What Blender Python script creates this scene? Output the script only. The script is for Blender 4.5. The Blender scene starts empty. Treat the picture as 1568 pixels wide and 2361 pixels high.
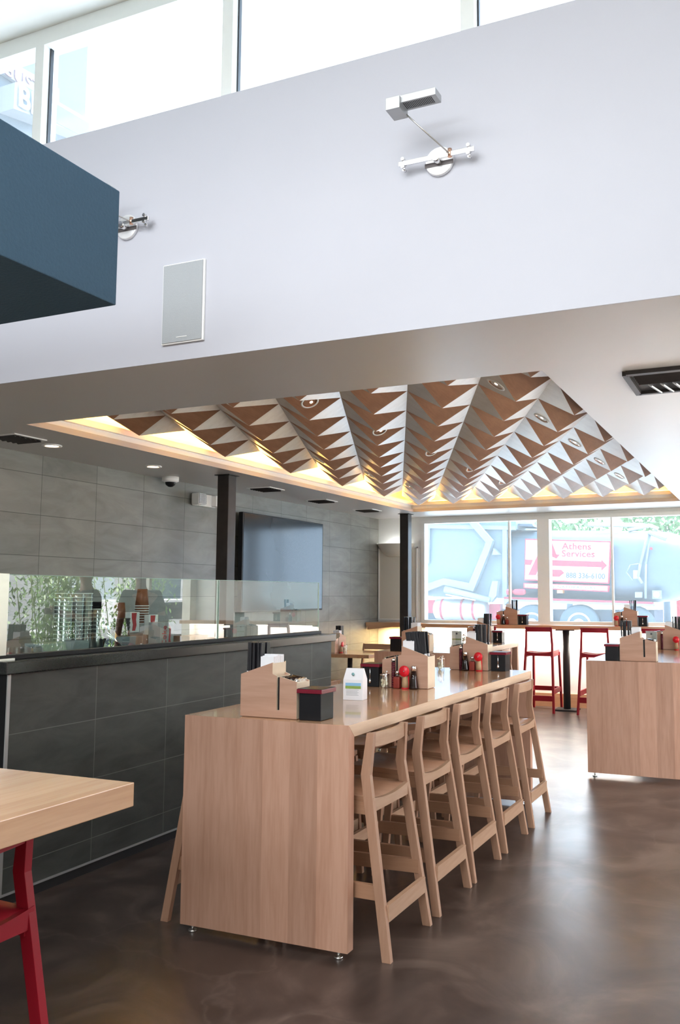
import bpy, bmesh, math, random
from mathutils import Vector, Matrix
random.seed(7)
PI=math.pi
scene=bpy.context.scene
C=scene.collection
# ------------------------------------------------------------------ camera
F=1985.0; CX=950.0; CY=1180.0; H=1.43
pitch=math.atan(192/F); yaw=math.atan(850/math.hypot(F,192))
cam_d=bpy.data.cameras.new('camera'); cam=bpy.data.objects.new('camera',cam_d); C.objects.link(cam)
cam.location=(0,0,H); cam.rotation_euler=(PI/2+pitch,0,yaw)
cam_d.sensor_fit='AUTO'; cam_d.sensor_width=36; cam_d.lens=36*F/2361
cam_d.shift_x=-(CX-784)/2361; cam_d.shift_y=(CY-1180.5)/2361
cam_d.clip_end=500
scene.camera=cam
# ------------------------------------------------------------------ light and exposure
vs=scene.view_settings
vs.view_transform='Standard'; vs.look='None'; vs.gamma=1; vs.use_curve_mapping=False; vs.exposure=1.8
w=bpy.data.worlds.new('sky'); scene.world=w; w.use_nodes=True
bg=w.node_tree.nodes['Background']; bg.inputs[0].default_value=(0.90,0.96,1.0,1); bg.inputs[1].default_value=2.6
def lamp(name,kind,loc,rot,energy,color=(1,1,1),**k):
    d=bpy.data.lights.new(name,kind); d.energy=energy; d.color=color
    for a,b in k.items(): setattr(d,a,b)
    o=bpy.data.objects.new(name,d); C.objects.link(o); o.location=loc; o.rotation_euler=rot; return o
def area(name,loc,rot,energy,sx,sy,color=(1,1,1),portal=False):
    o=lamp(name,'AREA',loc,rot,energy,color,shape='RECTANGLE',size=sx,size_y=sy)
    if portal: o.data.cycles.is_portal=True
    return o
# sun: high, from beyond the street window
sd=Vector((0.20,0.26,1.0)).normalized()
sun=lamp('sun','SUN',(0,20,20),(0,0,0),7.0,(1,0.96,0.9),angle=0.01); sun.rotation_euler=sd.to_track_quat('Z','Y').to_euler()
# daylight openings (portals guide the sky light through the real windows)
area('portal_street',(-2.7,11.16,1.76),(-PI/2,0,0),0,3.7,1.4,portal=True)
area('portal_clerestory',(-1.2,3.4,4.04),(-PI/2,0,0),0,8.0,.6,portal=True)
area('portal_side',(1.6,7.2,1.35),(0,PI/2,0),0,2.2,7.4,portal=True)
area('portal_back',(-1.4,-4.1,3.4),(PI/2,0,0),0,5.4,1.6,portal=True)

lamp('foreground_spot','SPOT',(-2.55,1.35,4.35),(0,0,0),480,(1,.60,.36),spot_size=.52,spot_blend=.5,shadow_soft_size=.05)
area('added_ceiling_fill',(-2.0,-.9,4.38),(0,0,0),110,4.2,3.6,(.93,.97,1))  # added fill light from above; the ceiling has no opening here
# ------------------------------------------------------------------ materials
def newmat(name):
    m=bpy.data.materials.new(name); m.use_nodes=True; nt=m.node_tree
    return m,nt,nt.nodes['Principled BSDF']
def plain(name,col,rough=.5,metal=0,coat=0,emit=None,es=0,noise=0.06,nscale=30,bump=0,spec=.5):
    m,nt,b=newmat(name)
    b.inputs['Roughness'].default_value=rough; b.inputs['Metallic'].default_value=metal
    b.inputs['Coat Weight'].default_value=coat; b.inputs['Specular IOR Level'].default_value=spec
    if emit: b.inputs['Emission Color'].default_value=(*emit,1); b.inputs['Emission Strength'].default_value=es
    tc=nt.nodes.new('ShaderNodeTexCoord'); n=nt.nodes.new('ShaderNodeTexNoise'); n.inputs['Scale'].default_value=nscale; n.inputs['Detail'].default_value=4
    nt.links.new(tc.outputs['Object'],n.inputs['Vector'])
    mp=nt.nodes.new('ShaderNodeMapRange'); mp.inputs['To Min'].default_value=1-noise; mp.inputs['To Max'].default_value=1+noise
    nt.links.new(n.outputs['Fac'],mp.inputs['Value'])
    v=nt.nodes.new('ShaderNodeVectorMath'); v.operation='SCALE'; v.inputs[0].default_value=col
    nt.links.new(mp.outputs[0],v.inputs['Scale']); nt.links.new(v.outputs[0],b.inputs['Base Color'])
    if bump:
        bp=nt.nodes.new('ShaderNodeBump'); bp.inputs['Strength'].default_value=bump; bp.inputs['Distance'].default_value=.01
        nt.links.new(n.outputs['Fac'],bp.inputs['Height']); nt.links.new(bp.outputs[0],b.inputs['Normal'])
    return m
def wood(name,base,dark,grain='Z',across='X',board=.1,rough=.4,coat=0.0,contrast=.18,coords='Object',spec=.5):
    m,nt,b=newmat(name); N=nt.nodes.new; L=nt.links.new
    tc=N('ShaderNodeTexCoord'); mp=N('ShaderNodeMapping'); L(tc.outputs[coords],mp.inputs[0])
    s={'X':14.,'Y':14.,'Z':14.}; s[grain]=1.1
    mp.inputs['Scale'].default_value=(s['X'],s['Y'],s['Z'])
    # per board random shift
    sep=N('ShaderNodeSeparateXYZ'); L(tc.outputs[coords],sep.inputs[0])
    dv=N('ShaderNodeMath'); dv.operation='DIVIDE'; dv.inputs[1].default_value=board; L(sep.outputs[across],dv.inputs[0])
    fl=N('ShaderNodeMath'); fl.operation='FLOOR'; L(dv.outputs[0],fl.inputs[0])
    wn=N('ShaderNodeTexWhiteNoise'); wn.noise_dimensions='1D'; L(fl.outputs[0],wn.inputs['W'])
    ad=N('ShaderNodeVectorMath'); ad.operation='ADD'; L(mp.outputs[0],ad.inputs[0])
    sc=N('ShaderNodeVectorMath'); sc.operation='SCALE'; sc.inputs['Scale'].default_value=9; L(wn.outputs['Color'],sc.inputs[0]); L(sc.outputs[0],ad.inputs[1])
    n1=N('ShaderNodeTexNoise'); n1.inputs['Scale'].default_value=1.0; n1.inputs['Detail'].default_value=5; n1.inputs['Roughness'].default_value=.55; n1.inputs['Distortion'].default_value=.6
    L(ad.outputs[0],n1.inputs['Vector'])
    n2=N('ShaderNodeTexNoise'); n2.inputs['Scale'].default_value=6.0; n2.inputs['Detail'].default_value=3; L(ad.outputs[0],n2.inputs['Vector'])
    mx=N('ShaderNodeMix'); mx.data_type='FLOAT'; mx.inputs['Factor'].default_value=.35; L(n1.outputs['Fac'],mx.inputs[2]); L(n2.outputs['Fac'],mx.inputs[3])
    cr=N('ShaderNodeValToRGB'); cr.color_ramp.elements[0].position=.3; cr.color_ramp.elements[0].color=(*dark,1)
    cr.color_ramp.elements[1].position=.58; cr.color_ramp.elements[1].color=(*base,1); L(mx.outputs[0],cr.inputs[0])
    mr=N('ShaderNodeMapRange'); mr.inputs['To Min'].default_value=1-contrast; mr.inputs['To Max'].default_value=1+contrast*.5; L(wn.outputs['Value'],mr.inputs['Value'])
    v=N('ShaderNodeVectorMath'); v.operation='SCALE'; L(cr.outputs[0],v.inputs[0]); L(mr.outputs[0],v.inputs['Scale']); L(v.outputs[0],b.inputs['Base Color'])
    b.inputs['Roughness'].default_value=rough; b.inputs['Coat Weight'].default_value=coat; b.inputs['Coat Roughness'].default_value=.06; b.inputs['Specular IOR Level'].default_value=spec
    return m
def tile(name,c1,c2,mort,bw,bh,oy,oz,rough=.5,sc=2.5,contrast=1,mw=.0022):
    m,nt,b=newmat(name); N=nt.nodes.new; L=nt.links.new
    g=N('ShaderNodeNewGeometry'); sp=N('ShaderNodeSeparateXYZ'); L(g.outputs['Position'],sp.inputs[0])
    def addc(o,c):
        a=N('ShaderNodeMath'); a.operation='ADD'; a.inputs[1].default_value=c; L(o,a.inputs[0]); return a.outputs[0]
    cb=N('ShaderNodeCombineXYZ'); L(addc(sp.outputs['Y'],-oy+bw*40),cb.inputs[0]); L(addc(sp.outputs['Z'],-oz+bh*40),cb.inputs[1])
    br=N('ShaderNodeTexBrick'); br.offset=0; br.squash=1; br.inputs['Scale'].default_value=1
    br.inputs['Brick Width'].default_value=bw; br.inputs['Row Height'].default_value=bh; br.inputs['Mortar Size'].default_value=mw; br.inputs['Mortar Smooth'].default_value=.2
    br.inputs['Color1'].default_value=(.9,.9,.9,1); br.inputs['Color2'].default_value=(1.08,1.08,1.08,1)
    L(cb.outputs[0],br.inputs['Vector'])
    mp=N('ShaderNodeMapping'); mp.inputs['Rotation'].default_value=(.5,0,0); mp.inputs['Scale'].default_value=(sc,sc*.8,sc*2.4); L(g.outputs['Position'],mp.inputs[0])
    n=N('ShaderNodeTexNoise'); n.inputs['Scale'].default_value=1.0; n.inputs['Detail'].default_value=7; n.inputs['Roughness'].default_value=.6; n.inputs['Distortion'].default_value=.8; L(mp.outputs[0],n.inputs['Vector'])
    cr=N('ShaderNodeValToRGB'); cr.color_ramp.elements[0].position=.32; cr.color_ramp.elements[0].color=(*c1,1); cr.color_ramp.elements[1].position=.7; cr.color_ramp.elements[1].color=(*c2,1); L(n.outputs['Fac'],cr.inputs[0])
    mu=N('ShaderNodeMix'); mu.data_type='RGBA'; mu.blend_type='MULTIPLY'; mu.inputs[0].default_value=1; L(cr.outputs[0],mu.inputs[6]); L(br.outputs['Color'],mu.inputs[7])
    m2=N('ShaderNodeMix'); m2.data_type='RGBA'; L(br.outputs['Fac'],m2.inputs[0]); L(mu.outputs[2],m2.inputs[6]); m2.inputs[7].default_value=(*mort,1)
    L(m2.outputs[2],b.inputs['Base Color']); b.inputs['Roughness'].default_value=rough
    bp=N('ShaderNodeBump'); bp.inputs['Strength'].default_value=.35; bp.inputs['Distance'].default_value=.004
    ma=N('ShaderNodeMath'); ma.operation='SUBTRACT'; L(n.outputs['Fac'],ma.inputs[0]); L(br.outputs['Fac'],ma.inputs[1]); L(ma.outputs[0],bp.inputs['Height']); L(bp.outputs[0],b.inputs['Normal'])
    return m
def glassmat(name,tint=(.93,.97,.95),refl=.08,rough=0.0,fres=1.45,veil=0.0,veilcol=(.9,.95,1)):
    m=bpy.data.materials.new(name); m.use_nodes=True; nt=m.node_tree; nt.nodes.clear(); N=nt.nodes.new; L=nt.links.new
    out=N('ShaderNodeOutputMaterial'); t=N('ShaderNodeBsdfTransparent'); t.inputs[0].default_value=(*tint,1)
    g=N('ShaderNodeBsdfGlossy'); g.inputs['Roughness'].default_value=rough; g.inputs[0].default_value=(1,1,1,1)
    fr=N('ShaderNodeFresnel'); fr.inputs['IOR'].default_value=fres
    ad=N('ShaderNodeMath'); ad.operation='ADD'; ad.inputs[1].default_value=refl; ad.use_clamp=True; L(fr.outputs[0],ad.inputs[0])
    ge=N('ShaderNodeNewGeometry'); om=N('ShaderNodeMath'); om.operation='SUBTRACT'; om.inputs[0].default_value=1; L(ge.outputs['Backfacing'],om.inputs[1])
    mu=N('ShaderNodeMath'); mu.operation='MULTIPLY'; L(ad.outputs[0],mu.inputs[0]); L(om.outputs[0],mu.inputs[1]); ad=mu
    mx=N('ShaderNodeMixShader'); L(ad.outputs[0],mx.inputs[0]); L(t.outputs[0],mx.inputs[1]); L(g.outputs[0],mx.inputs[2])
    last=mx
    if veil:   # pale translucency mixed in; on window panes it imitates glare haze
        d=N('ShaderNodeBsdfTranslucent'); d.inputs[0].default_value=(*veilcol,1)
        m2=N('ShaderNodeMixShader'); m2.inputs[0].default_value=veil; L(mx.outputs[0],m2.inputs[1]); L(d.outputs[0],m2.inputs[2]); last=m2
    L(last.outputs[0],out.inputs[0]); return m
def floor_mat():
    m,nt,b=newmat('polished_concrete'); N=nt.nodes.new; L=nt.links.new
    g=N('ShaderNodeNewGeometry')
    n=N('ShaderNodeTexNoise'); n.inputs['Scale'].default_value=1.9; n.inputs['Detail'].default_value=9; n.inputs['Roughness'].default_value=.62; n.inputs['Distortion'].default_value=1.2; L(g.outputs['Position'],n.inputs['Vector'])
    cr=N('ShaderNodeValToRGB'); e=cr.color_ramp.elements; e[0].position=.36; e[0].color=(.030,.020,.017,1); e[1].position=.68; e[1].color=(.115,.083,.069,1)
    e2=cr.color_ramp.elements.new(.5); e2.color=(.054,.037,.031,1); L(n.outputs['Fac'],cr.inputs[0])
    v=N('ShaderNodeTexVoronoi'); v.feature='DISTANCE_TO_EDGE'; v.inputs['Scale'].default_value=.55
    wp=N('ShaderNodeVectorMath'); wp.operation='ADD'; n3=N('ShaderNodeTexNoise'); n3.inputs['Scale'].default_value=2.5; n3.inputs['Detail'].default_value=5
    L(g.outputs['Position'],n3.inputs['Vector']); s3=N('ShaderNodeVectorMath'); s3.operation='SCALE'; s3.inputs['Scale'].default_value=.9; L(n3.outputs['Color'],s3.inputs[0])
    L(g.outputs['Position'],wp.inputs[0]); L(s3.outputs[0],wp.inputs[1]); L(wp.outputs[0],v.inputs['Vector'])
    ck=N('ShaderNodeMapRange'); ck.inputs['From Max'].default_value=.012; ck.inputs['To Min'].default_value=1; ck.inputs['To Max'].default_value=0; L(v.outputs['Distance'],ck.inputs['Value'])
    fk=N('ShaderNodeMath'); fk.operation='MULTIPLY'; fk.inputs[1].default_value=.16; L(ck.outputs[0],fk.inputs[0])
    mx=N('ShaderNodeMix'); mx.data_type='RGBA'; L(fk.outputs[0],mx.inputs[0]); L(cr.outputs[0],mx.inputs[6]); mx.inputs[7].default_value=(.22,.17,.14,1)
    L(mx.outputs[2],b.inputs['Base Color'])
    n2=N('ShaderNodeTexNoise'); n2.inputs['Scale'].default_value=2.4; n2.inputs['Detail'].default_value=4; L(g.outputs['Position'],n2.inputs['Vector'])
    mr=N('ShaderNodeMapRange'); mr.inputs['To Min'].default_value=.22; mr.inputs['To Max'].default_value=.42; L(n2.outputs['Fac'],mr.inputs['Value']); L(mr.outputs[0],b.inputs['Roughness'])
    bp=N('ShaderNodeBump'); bp.inputs['Strength'].default_value=.10; bp.inputs['Distance'].default_value=.012; L(n2.outputs['Fac'],bp.inputs['Height']); L(bp.outputs[0],b.inputs['Normal'])
    b.inputs['Specular IOR Level'].default_value=.85
    return m
M={}
M['floor']=floor_mat()
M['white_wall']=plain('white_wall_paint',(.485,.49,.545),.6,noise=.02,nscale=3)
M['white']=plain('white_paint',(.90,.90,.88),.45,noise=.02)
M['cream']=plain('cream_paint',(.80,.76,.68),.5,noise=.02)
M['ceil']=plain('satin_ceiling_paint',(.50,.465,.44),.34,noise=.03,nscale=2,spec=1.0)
M['frame']=plain('window_frame_aluminium',(.72,.74,.72),.4,noise=.02)
M['blue']=plain('slate_blue_plaster',(.022,.060,.100),.75,noise=.1,nscale=90,bump=.25)
M['tile']=tile('grey_wall_tile',(.20,.20,.183),(.30,.30,.275),(.07,.07,.066),.5833,.315,4.98,2.36,.42)
M['tile_dark']=tile('slate_wall_tile',(.040,.044,.041),(.070,.076,.070),(.14,.15,.14),.57,.303,3.59,.78,.5,4)
M['granite']=plain('black_granite',(.018,.02,.02),.22,noise=.4,nscale=200)
M['black']=plain('black_plastic',(.008,.008,.010),.4,noise=.05,spec=.25)
M['matte_black']=plain('matte_black_paint',(.02,.02,.022),.55,noise=.05)
M['paper_black']=plain('black_paper_sleeve',(.010,.010,.014),.38,noise=.2,nscale=60)
M['steel_dark']=plain('blackened_steel',(.038,.032,.030),.45,metal=.3,noise=.35,nscale=14)
M['steel']=plain('brushed_steel',(.62,.60,.57),.3,metal=1,noise=.04)
M['chrome']=plain('chrome',(.85,.85,.86),.12,metal=1,noise=.01)
M['satin_silver']=plain('satin_silver',(.50,.51,.52),.45,metal=.6,noise=.03)
M['top_wood']=wood('maple_top',(0.580,0.337,0.187),(0.468,0.243,0.127),'Y','X',.09,.22,.6,.12)
M['end_wood']=wood('maple_end_panel',(0.507,0.294,0.208),(0.385,0.198,0.127),'Z','X',.13,.45,0,.16)
M['edge_wood']=wood('maple_edge',(.68,.50,.36),(.57,.40,.27),'Y','Z',.5,.4,0,.05)
M['stool']=wood('stool_maple',(0.388,0.225,0.149),(0.306,0.163,0.099),'Z','X',.5,.4,.1,.05)
M['seat_wood']=wood('stool_seat_maple',(0.362,0.199,0.121),(0.286,0.143,0.082),'X','Y',.5,.32,.25,.05)
M['rail_wood']=wood('stool_rail_maple',(0.430,0.272,0.178),(0.346,0.196,0.122),'Y','Z',.5,.4,.1,.05)
M['caddy']=wood('plywood_caddy',(0.470,0.280,0.200),(0.380,0.210,0.140),'X','Z',.5,.5,0,.05)
M['caddy_edge']=plain('pale_plywood',(.70,.58,.44),.5)
M['shelf_wood']=wood('counter_maple',(.56,.33,.19),(.45,.25,.14),'X','Z',.5,.35,.2,.05)
M['red']=plain('red_lacquer',(.26,.008,.018),.42,noise=.06,spec=.25)
M['red_plastic']=plain('red_plastic',(.62,.008,.02),.3)
M['lid_red']=plain('dark_red_lacquer',(.16,.008,.022),.25)
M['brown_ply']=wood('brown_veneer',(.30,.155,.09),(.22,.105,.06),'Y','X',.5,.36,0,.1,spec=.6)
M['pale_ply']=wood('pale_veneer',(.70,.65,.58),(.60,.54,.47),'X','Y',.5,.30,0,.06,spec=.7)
M['paper']=plain('white_paper',(.80,.80,.84),.7,noise=.03)
M['glass']=glassmat('partition_glass',(.86,.93,.90),.10,fres=1.5)
M['window_glass']=glassmat('glare_veil_glass',(.74,.83,.92),.0,fres=1.15,veil=.048)  # veil puts the washed-out haze of the outside view into the pane
M['clear']=glassmat('clear_plastic',(.90,.93,.93),.12,veil=.10)
M['tv']=plain('tv_screen',(.012,.02,.03),.13,spec=.3,noise=.2,nscale=3)
M['cup_clear']=glassmat('cup_plastic',(.9,.93,.93),.20,veil=.30); M['cup_rim']=plain('cup_rim',(.75,.8,.8),.3)
M['soy']=plain('soy_sauce',(.012,.004,.003),.1)
M['chili']=plain('chili_powder',(.22,.02,.01),.5,noise=.3,nscale=300)
M['sesame']=plain('sesame',(.42,.27,.15),.6,noise=.3,nscale=400)
M['garlic']=plain('peeled_garlic',(.70,.62,.42),.4,noise=.2,nscale=60)
M['screen_fabric']=plain('cream_panel',(.74,.70,.62),.6,noise=.02)
M['speaker']=plain('grey_grille',(.36,.38,.40),.6,noise=.1,nscale=400,bump=.2)
M['led']=plain('led_strip',(1,1,1),.5,emit=(1,.97,.9),es=9)
M['led_warm']=plain('warm_led_strip',(1,.8,.4),.5,emit=(1,.52,.1),es=6)
M['bulb']=plain('lamp_glow',(1,.8,.6),.5,emit=(1,.6,.38),es=5)
M['plate']=plain('bright_lamp_plate',(.82,.82,.84),.35,metal=.45)
M['copper']=plain('copper_reflector',(.75,.45,.32),.25,metal=1)

# ------------------------------------------------------------------ mesh helpers
class MB:
    def __init__(s): s.v=[]; s.f=[]; s.m=[]; s.sm=[]
    def face(s,idx,mi=0,sm=False): s.f.append(idx); s.m.append(mi); s.sm.append(sm)
    def box(s,x0,x1,y0,y1,z0,z1,mi=0):
        b=len(s.v)
        s.v+=[(x0,y0,z0),(x1,y0,z0),(x1,y1,z0),(x0,y1,z0),(x0,y0,z1),(x1,y0,z1),(x1,y1,z1),(x0,y1,z1)]
        for q in ((3,2,1,0),(4,5,6,7),(0,1,5,4),(1,2,6,5),(2,3,7,6),(3,0,4,7)): s.face([b+i for i in q],mi)
        return s
    def bar(s,p0,p1,w,h,up=(0,0,1),mi=0,w1=None,h1=None):
        p0=Vector(p0);p1=Vector(p1);d=(p1-p0).normalized();u=Vector(up); r=d.cross(u).normalized(); u=r.cross(d).normalized()
        w1=w if w1 is None else w1; h1=h if h1 is None else h1; b=len(s.v)
        for p,ww,hh in ((p0,w,h),(p1,w1,h1)):
            for a,c in ((-1,-1),(1,-1),(1,1),(-1,1)): s.v.append(tuple(p+r*a*ww/2+u*c*hh/2))
        for q in ((3,2,1,0),(4,5,6,7),(0,1,5,4),(1,2,6,5),(2,3,7,6),(3,0,4,7)): s.face([b+i for i in q],mi)
        return s
    def prism(s,pts,axis,a0,a1,mi=0,mside=None):
        n=len(pts); b=len(s.v)
        def P(p,a):
            return {'x':(a,p[0],p[1]),'y':(p[0],a,p[1]),'z':(p[0],p[1],a)}[axis]
        s.v+=[P(p,a0) for p in pts]+[P(p,a1) for p in pts]
        s.face([b+i for i in range(n)][::-1],mi); s.face([b+n+i for i in range(n)],mi)
        for i in range(n): j=(i+1)%n; s.face([b+i,b+j,b+n+j,b+n+i],mi if mside is None else mside)
        return s
    def ribbon(s,pts,axis,a0,a1,w,mi=0):
        # polyline of constant width, extruded: one strip per segment, mitred
        P=[Vector((p[0],p[1])) for p in pts]; L=[];R=[]
        for i,p in enumerate(P):
            d=Vector((0,0))
            if i>0: d+=(P[i]-P[i-1]).normalized()
            if i<len(P)-1: d+=(P[i+1]-P[i]).normalized()
            d.normalize(); n=Vector((-d.y,d.x))
            k=1.0
            if 0<i<len(P)-1: k=1/max(.5,n.dot(Vector((-(P[i+1]-P[i]).normalized().y,(P[i+1]-P[i]).normalized().x))))
            ww=w[i] if isinstance(w,(list,tuple)) else w
            L.append(tuple(p+n*ww/2*k)); R.append(tuple(p-n*ww/2*k))
        return s.prism(L+R[::-1],axis,a0,a1,mi)
    def tube(s,p0,p1,r,r1=None,seg=12,mi=0,cap=True):
        r1=r if r1 is None else r1
        p0=Vector(p0);p1=Vector(p1);d=(p1-p0).normalized(); u=Vector((0,0,1)) if abs(d.z)<.9 else Vector((1,0,0))
        a=d.cross(u).normalized(); c=a.cross(d); b=len(s.v)
        for p,rr in ((p0,r),(p1,r1)):
            for k in range(seg): t=2*PI*k/seg; s.v.append(tuple(p+(a*math.cos(t)+c*math.sin(t))*rr))
        for k in range(seg): j=(k+1)%seg; s.face([b+k,b+j,b+seg+j,b+seg+k],mi,True)
        if cap: s.face([b+k for k in range(seg)][::-1],mi); s.face([b+seg+k for k in range(seg)],mi)
        return s
    def path(s,pts,r,seg=8,mi=0):
        for a,b in zip(pts[:-1],pts[1:]): s.tube(a,b,r,seg=seg,mi=mi)
        return s
    def lathe(s,c,prof,seg=20,mi=0,axis='z',sx=1,sy=1,cap=True):
        b=len(s.v); c=Vector(c)
        for r,h in prof:
            for k in range(seg):
                t=2*PI*k/seg; x,y=r*math.cos(t)*sx,r*math.sin(t)*sy
                o={'z':(x,y,h),'y':(x,h,y),'x':(h,x,y)}[axis]; s.v.append(tuple(c+Vector(o)))
        for i in range(len(prof)-1):
            for k in range(seg): j=(k+1)%seg; s.face([b+i*seg+k,b+i*seg+j,b+(i+1)*seg+j,b+(i+1)*seg+k],mi,True)
        if cap: s.face([b+k for k in range(seg)][::-1],mi); s.face([b+(len(prof)-1)*seg+k for k in range(seg)],mi)
        return s
    def ball(s,c,r,mi=0,seg=12,sx=1,sy=1,sz=1):
        prof=[(r*math.sin(PI*i/8)*1.0+1e-5,-r*sz*math.cos(PI*i/8)) for i in range(9)]
        return s.lathe(c,prof,seg,mi,sx=sx,sy=sy)
    def build(s,name,mats,parent=None,bevel=0,loc=None):
        me=bpy.data.meshes.new(name); me.from_pydata(s.v,[],s.f)
        if not isinstance(mats,(list,tuple)): mats=[mats]
        for m in mats: me.materials.append(M[m] if isinstance(m,str) else m)
        for p,mi,sm in zip(me.polygons,s.m,s.sm): p.material_index=mi; p.use_smooth=sm
        me.update()
        bm=bmesh.new(); bm.from_mesh(me); bmesh.ops.recalc_face_normals(bm,faces=bm.faces)
        if bevel:
            es=[e for e in bm.edges if len(e.link_faces)==2 and e.calc_face_angle(0)>.6 and not (e.link_faces[0].smooth or e.link_faces[1].smooth)]
            bmesh.ops.bevel(bm,geom=es,offset=bevel,segments=2,affect='EDGES',profile=.6)
        bm.to_mesh(me); bm.free()
        o=bpy.data.objects.new(name,me); C.objects.link(o)
        if parent: o.parent=parent
        if loc: o.location=loc
        return o
def tag(o,label=None,cat=None,group=None,kind=None):
    if label: o['label']=label
    if cat: o['category']=cat
    if group: o['group']=group
    if kind: o['kind']=kind
    return o
def thing(name,label,cat,loc=(0,0,0),rz=0,group=None):
    o=bpy.data.objects.new(name,None); C.objects.link(o); o.empty_display_size=.05
    o.location=loc; o.rotation_euler=(0,0,rz); return tag(o,label,cat,group)
def struct(name,mb,mats,parent=None,bevel=0):
    o=mb.build(name,mats,parent,bevel)
    if not parent: o['kind']='structure'
    return o
CH={}
def kids(o): return [c for c in ALLKIDS.get(o.name,[])]
def dup(root,loc,rz=0,label=None,cat=None,group=None,scale=None):
    r=root.copy(); C.objects.link(r); r.location=loc; r.rotation_euler=(0,0,rz)
    if scale: r.scale=scale
    if label: r['label']=label
    if cat: r['category']=cat
    if group: r['group']=group
    for ch in list(root.children):
        c=ch.copy(); C.objects.link(c); c.parent=r
        for g in ch.children:
            d=g.copy(); C.objects.link(d); d.parent=c
    return r
FONT={}
def text(name,body,size,mat,parent,loc,rot,extrude=.002,align='LEFT',bold=0,sx=1,shear=0,spacing=1):
    cu=bpy.data.curves.new(name,'FONT'); cu.body=body; cu.size=size; cu.extrude=extrude; cu.align_x=align; cu.offset=bold; cu.shear=shear; cu.space_character=spacing
    cu.resolution_u=4
    o=bpy.data.objects.new(name,cu); C.objects.link(o)
    dg=bpy.context.evaluated_depsgraph_get(); dg.update()
    me=bpy.data.meshes.new_from_object(o.evaluated_get(dg)); me.materials.clear(); me.materials.append(M[mat] if isinstance(mat,str) else mat)
    bpy.data.objects.remove(o); bpy.data.curves.remove(cu)
    m=bpy.data.objects.new(name,me); C.objects.link(m); m.parent=parent; m.location=loc; m.rotation_euler=rot; m.scale=(sx,1,1)
    return m
# measuring helpers: intersect a sight line of the photograph with a real plane
_fw=Vector((-math.sin(yaw)*math.cos(pitch),math.cos(yaw)*math.cos(pitch),math.sin(pitch))); _rt=Vector((math.cos(yaw),math.sin(yaw),0)); _up=_rt.cross(_fw)
def ray(px,py): return _fw*F+_rt*(px-CX)-_up*(py-CY)
def atY(px,py,y): d=ray(px,py); return Vector((0,0,H))+d*(y/d.y)
def atX(px,py,x): d=ray(px,py); return Vector((0,0,H))+d*(x/d.x)

# ------------------------------------------------------------------ setting
ZC=2.51; YW=11.1; XT=-5.25; XR=1.5; YB=-4.0; WY=3.16
struct('floor',MB().box(XT-.2,XR+.1,YB-.1,YW+.1,-.1,0),'floor')
struct('wall_left',MB().box(XT-.15,XT,YB,YW+.1,0,4.6),'tile')
# low ceiling slab round the recess
RX0,RX1,RY0,RY1=-4.37,-1.02,4.0,10.3
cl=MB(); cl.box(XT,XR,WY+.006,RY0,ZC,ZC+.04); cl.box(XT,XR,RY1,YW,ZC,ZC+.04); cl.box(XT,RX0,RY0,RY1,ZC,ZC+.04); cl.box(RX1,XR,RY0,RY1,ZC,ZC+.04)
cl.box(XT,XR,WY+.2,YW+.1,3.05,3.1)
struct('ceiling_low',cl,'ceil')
rc=MB()
for a,b in ((.04,.085),(.085,.13)):
    k=.03 if a==.04 else 0
    rc.box(RX0-.08-k,RX0-k,RY0,RY1,ZC+a,ZC+b); rc.box(RX0-.08,RX1+.08,RY1+k,RY1+.08+k,ZC+a,ZC+b); rc.box(RX1+k,RX1+.06+k,RY0,RY1,ZC+a,ZC+b)
rc.box(RX0-.33,RX0-.28,RY0-.2,RY1+.3,ZC+.04,3.05); rc.box(RX0-.3,RX1+.4,RY1+.28,RY1+.33,ZC+.04,3.05); rc.box(RX1+.3,RX1+.35,RY0-.2,RY1+.3,ZC+.04,3.05)
rc.box(RX0-.3,RX1+.3,RY0-.2,RY0-.15,ZC+.04,3.05); rc.box(RX0-.3,RX1+.3,RY0-.2,RY1+.3,2.84,2.88)
struct('trim_1',rc,'white')
# tall white wall over the low room, with clerestory windows
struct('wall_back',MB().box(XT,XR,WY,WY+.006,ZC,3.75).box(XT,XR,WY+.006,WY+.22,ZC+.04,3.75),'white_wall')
struct('ceiling',MB().box(XT,XR,YB,2.93,4.40,4.5).box(XT,XR,2.93,WY+.22,4.42,4.5),'cream')
t=struct('window_1',MB().box(XT,XR,WY+.03,WY+.13,4.33,4.42).box(XT,XR,WY+.05,WY+.13,3.75,3.765),'frame')
mul=[-4.73,-3.505,-2.31,-1.11,.1,1.25]
for x in mul:
    MB().box(x-.03,x+.03,WY+.03,WY+.13,3.75,4.33).build('mullion','frame',t)
    MB().box(x+.03,x+.038,WY+.07,WY+.09,3.76,4.33).build('gasket','matte_black',t)
MB().box(XT,XR,WY+.09,WY+.096,3.76,4.33).build('pane','window_glass',t)
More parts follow.
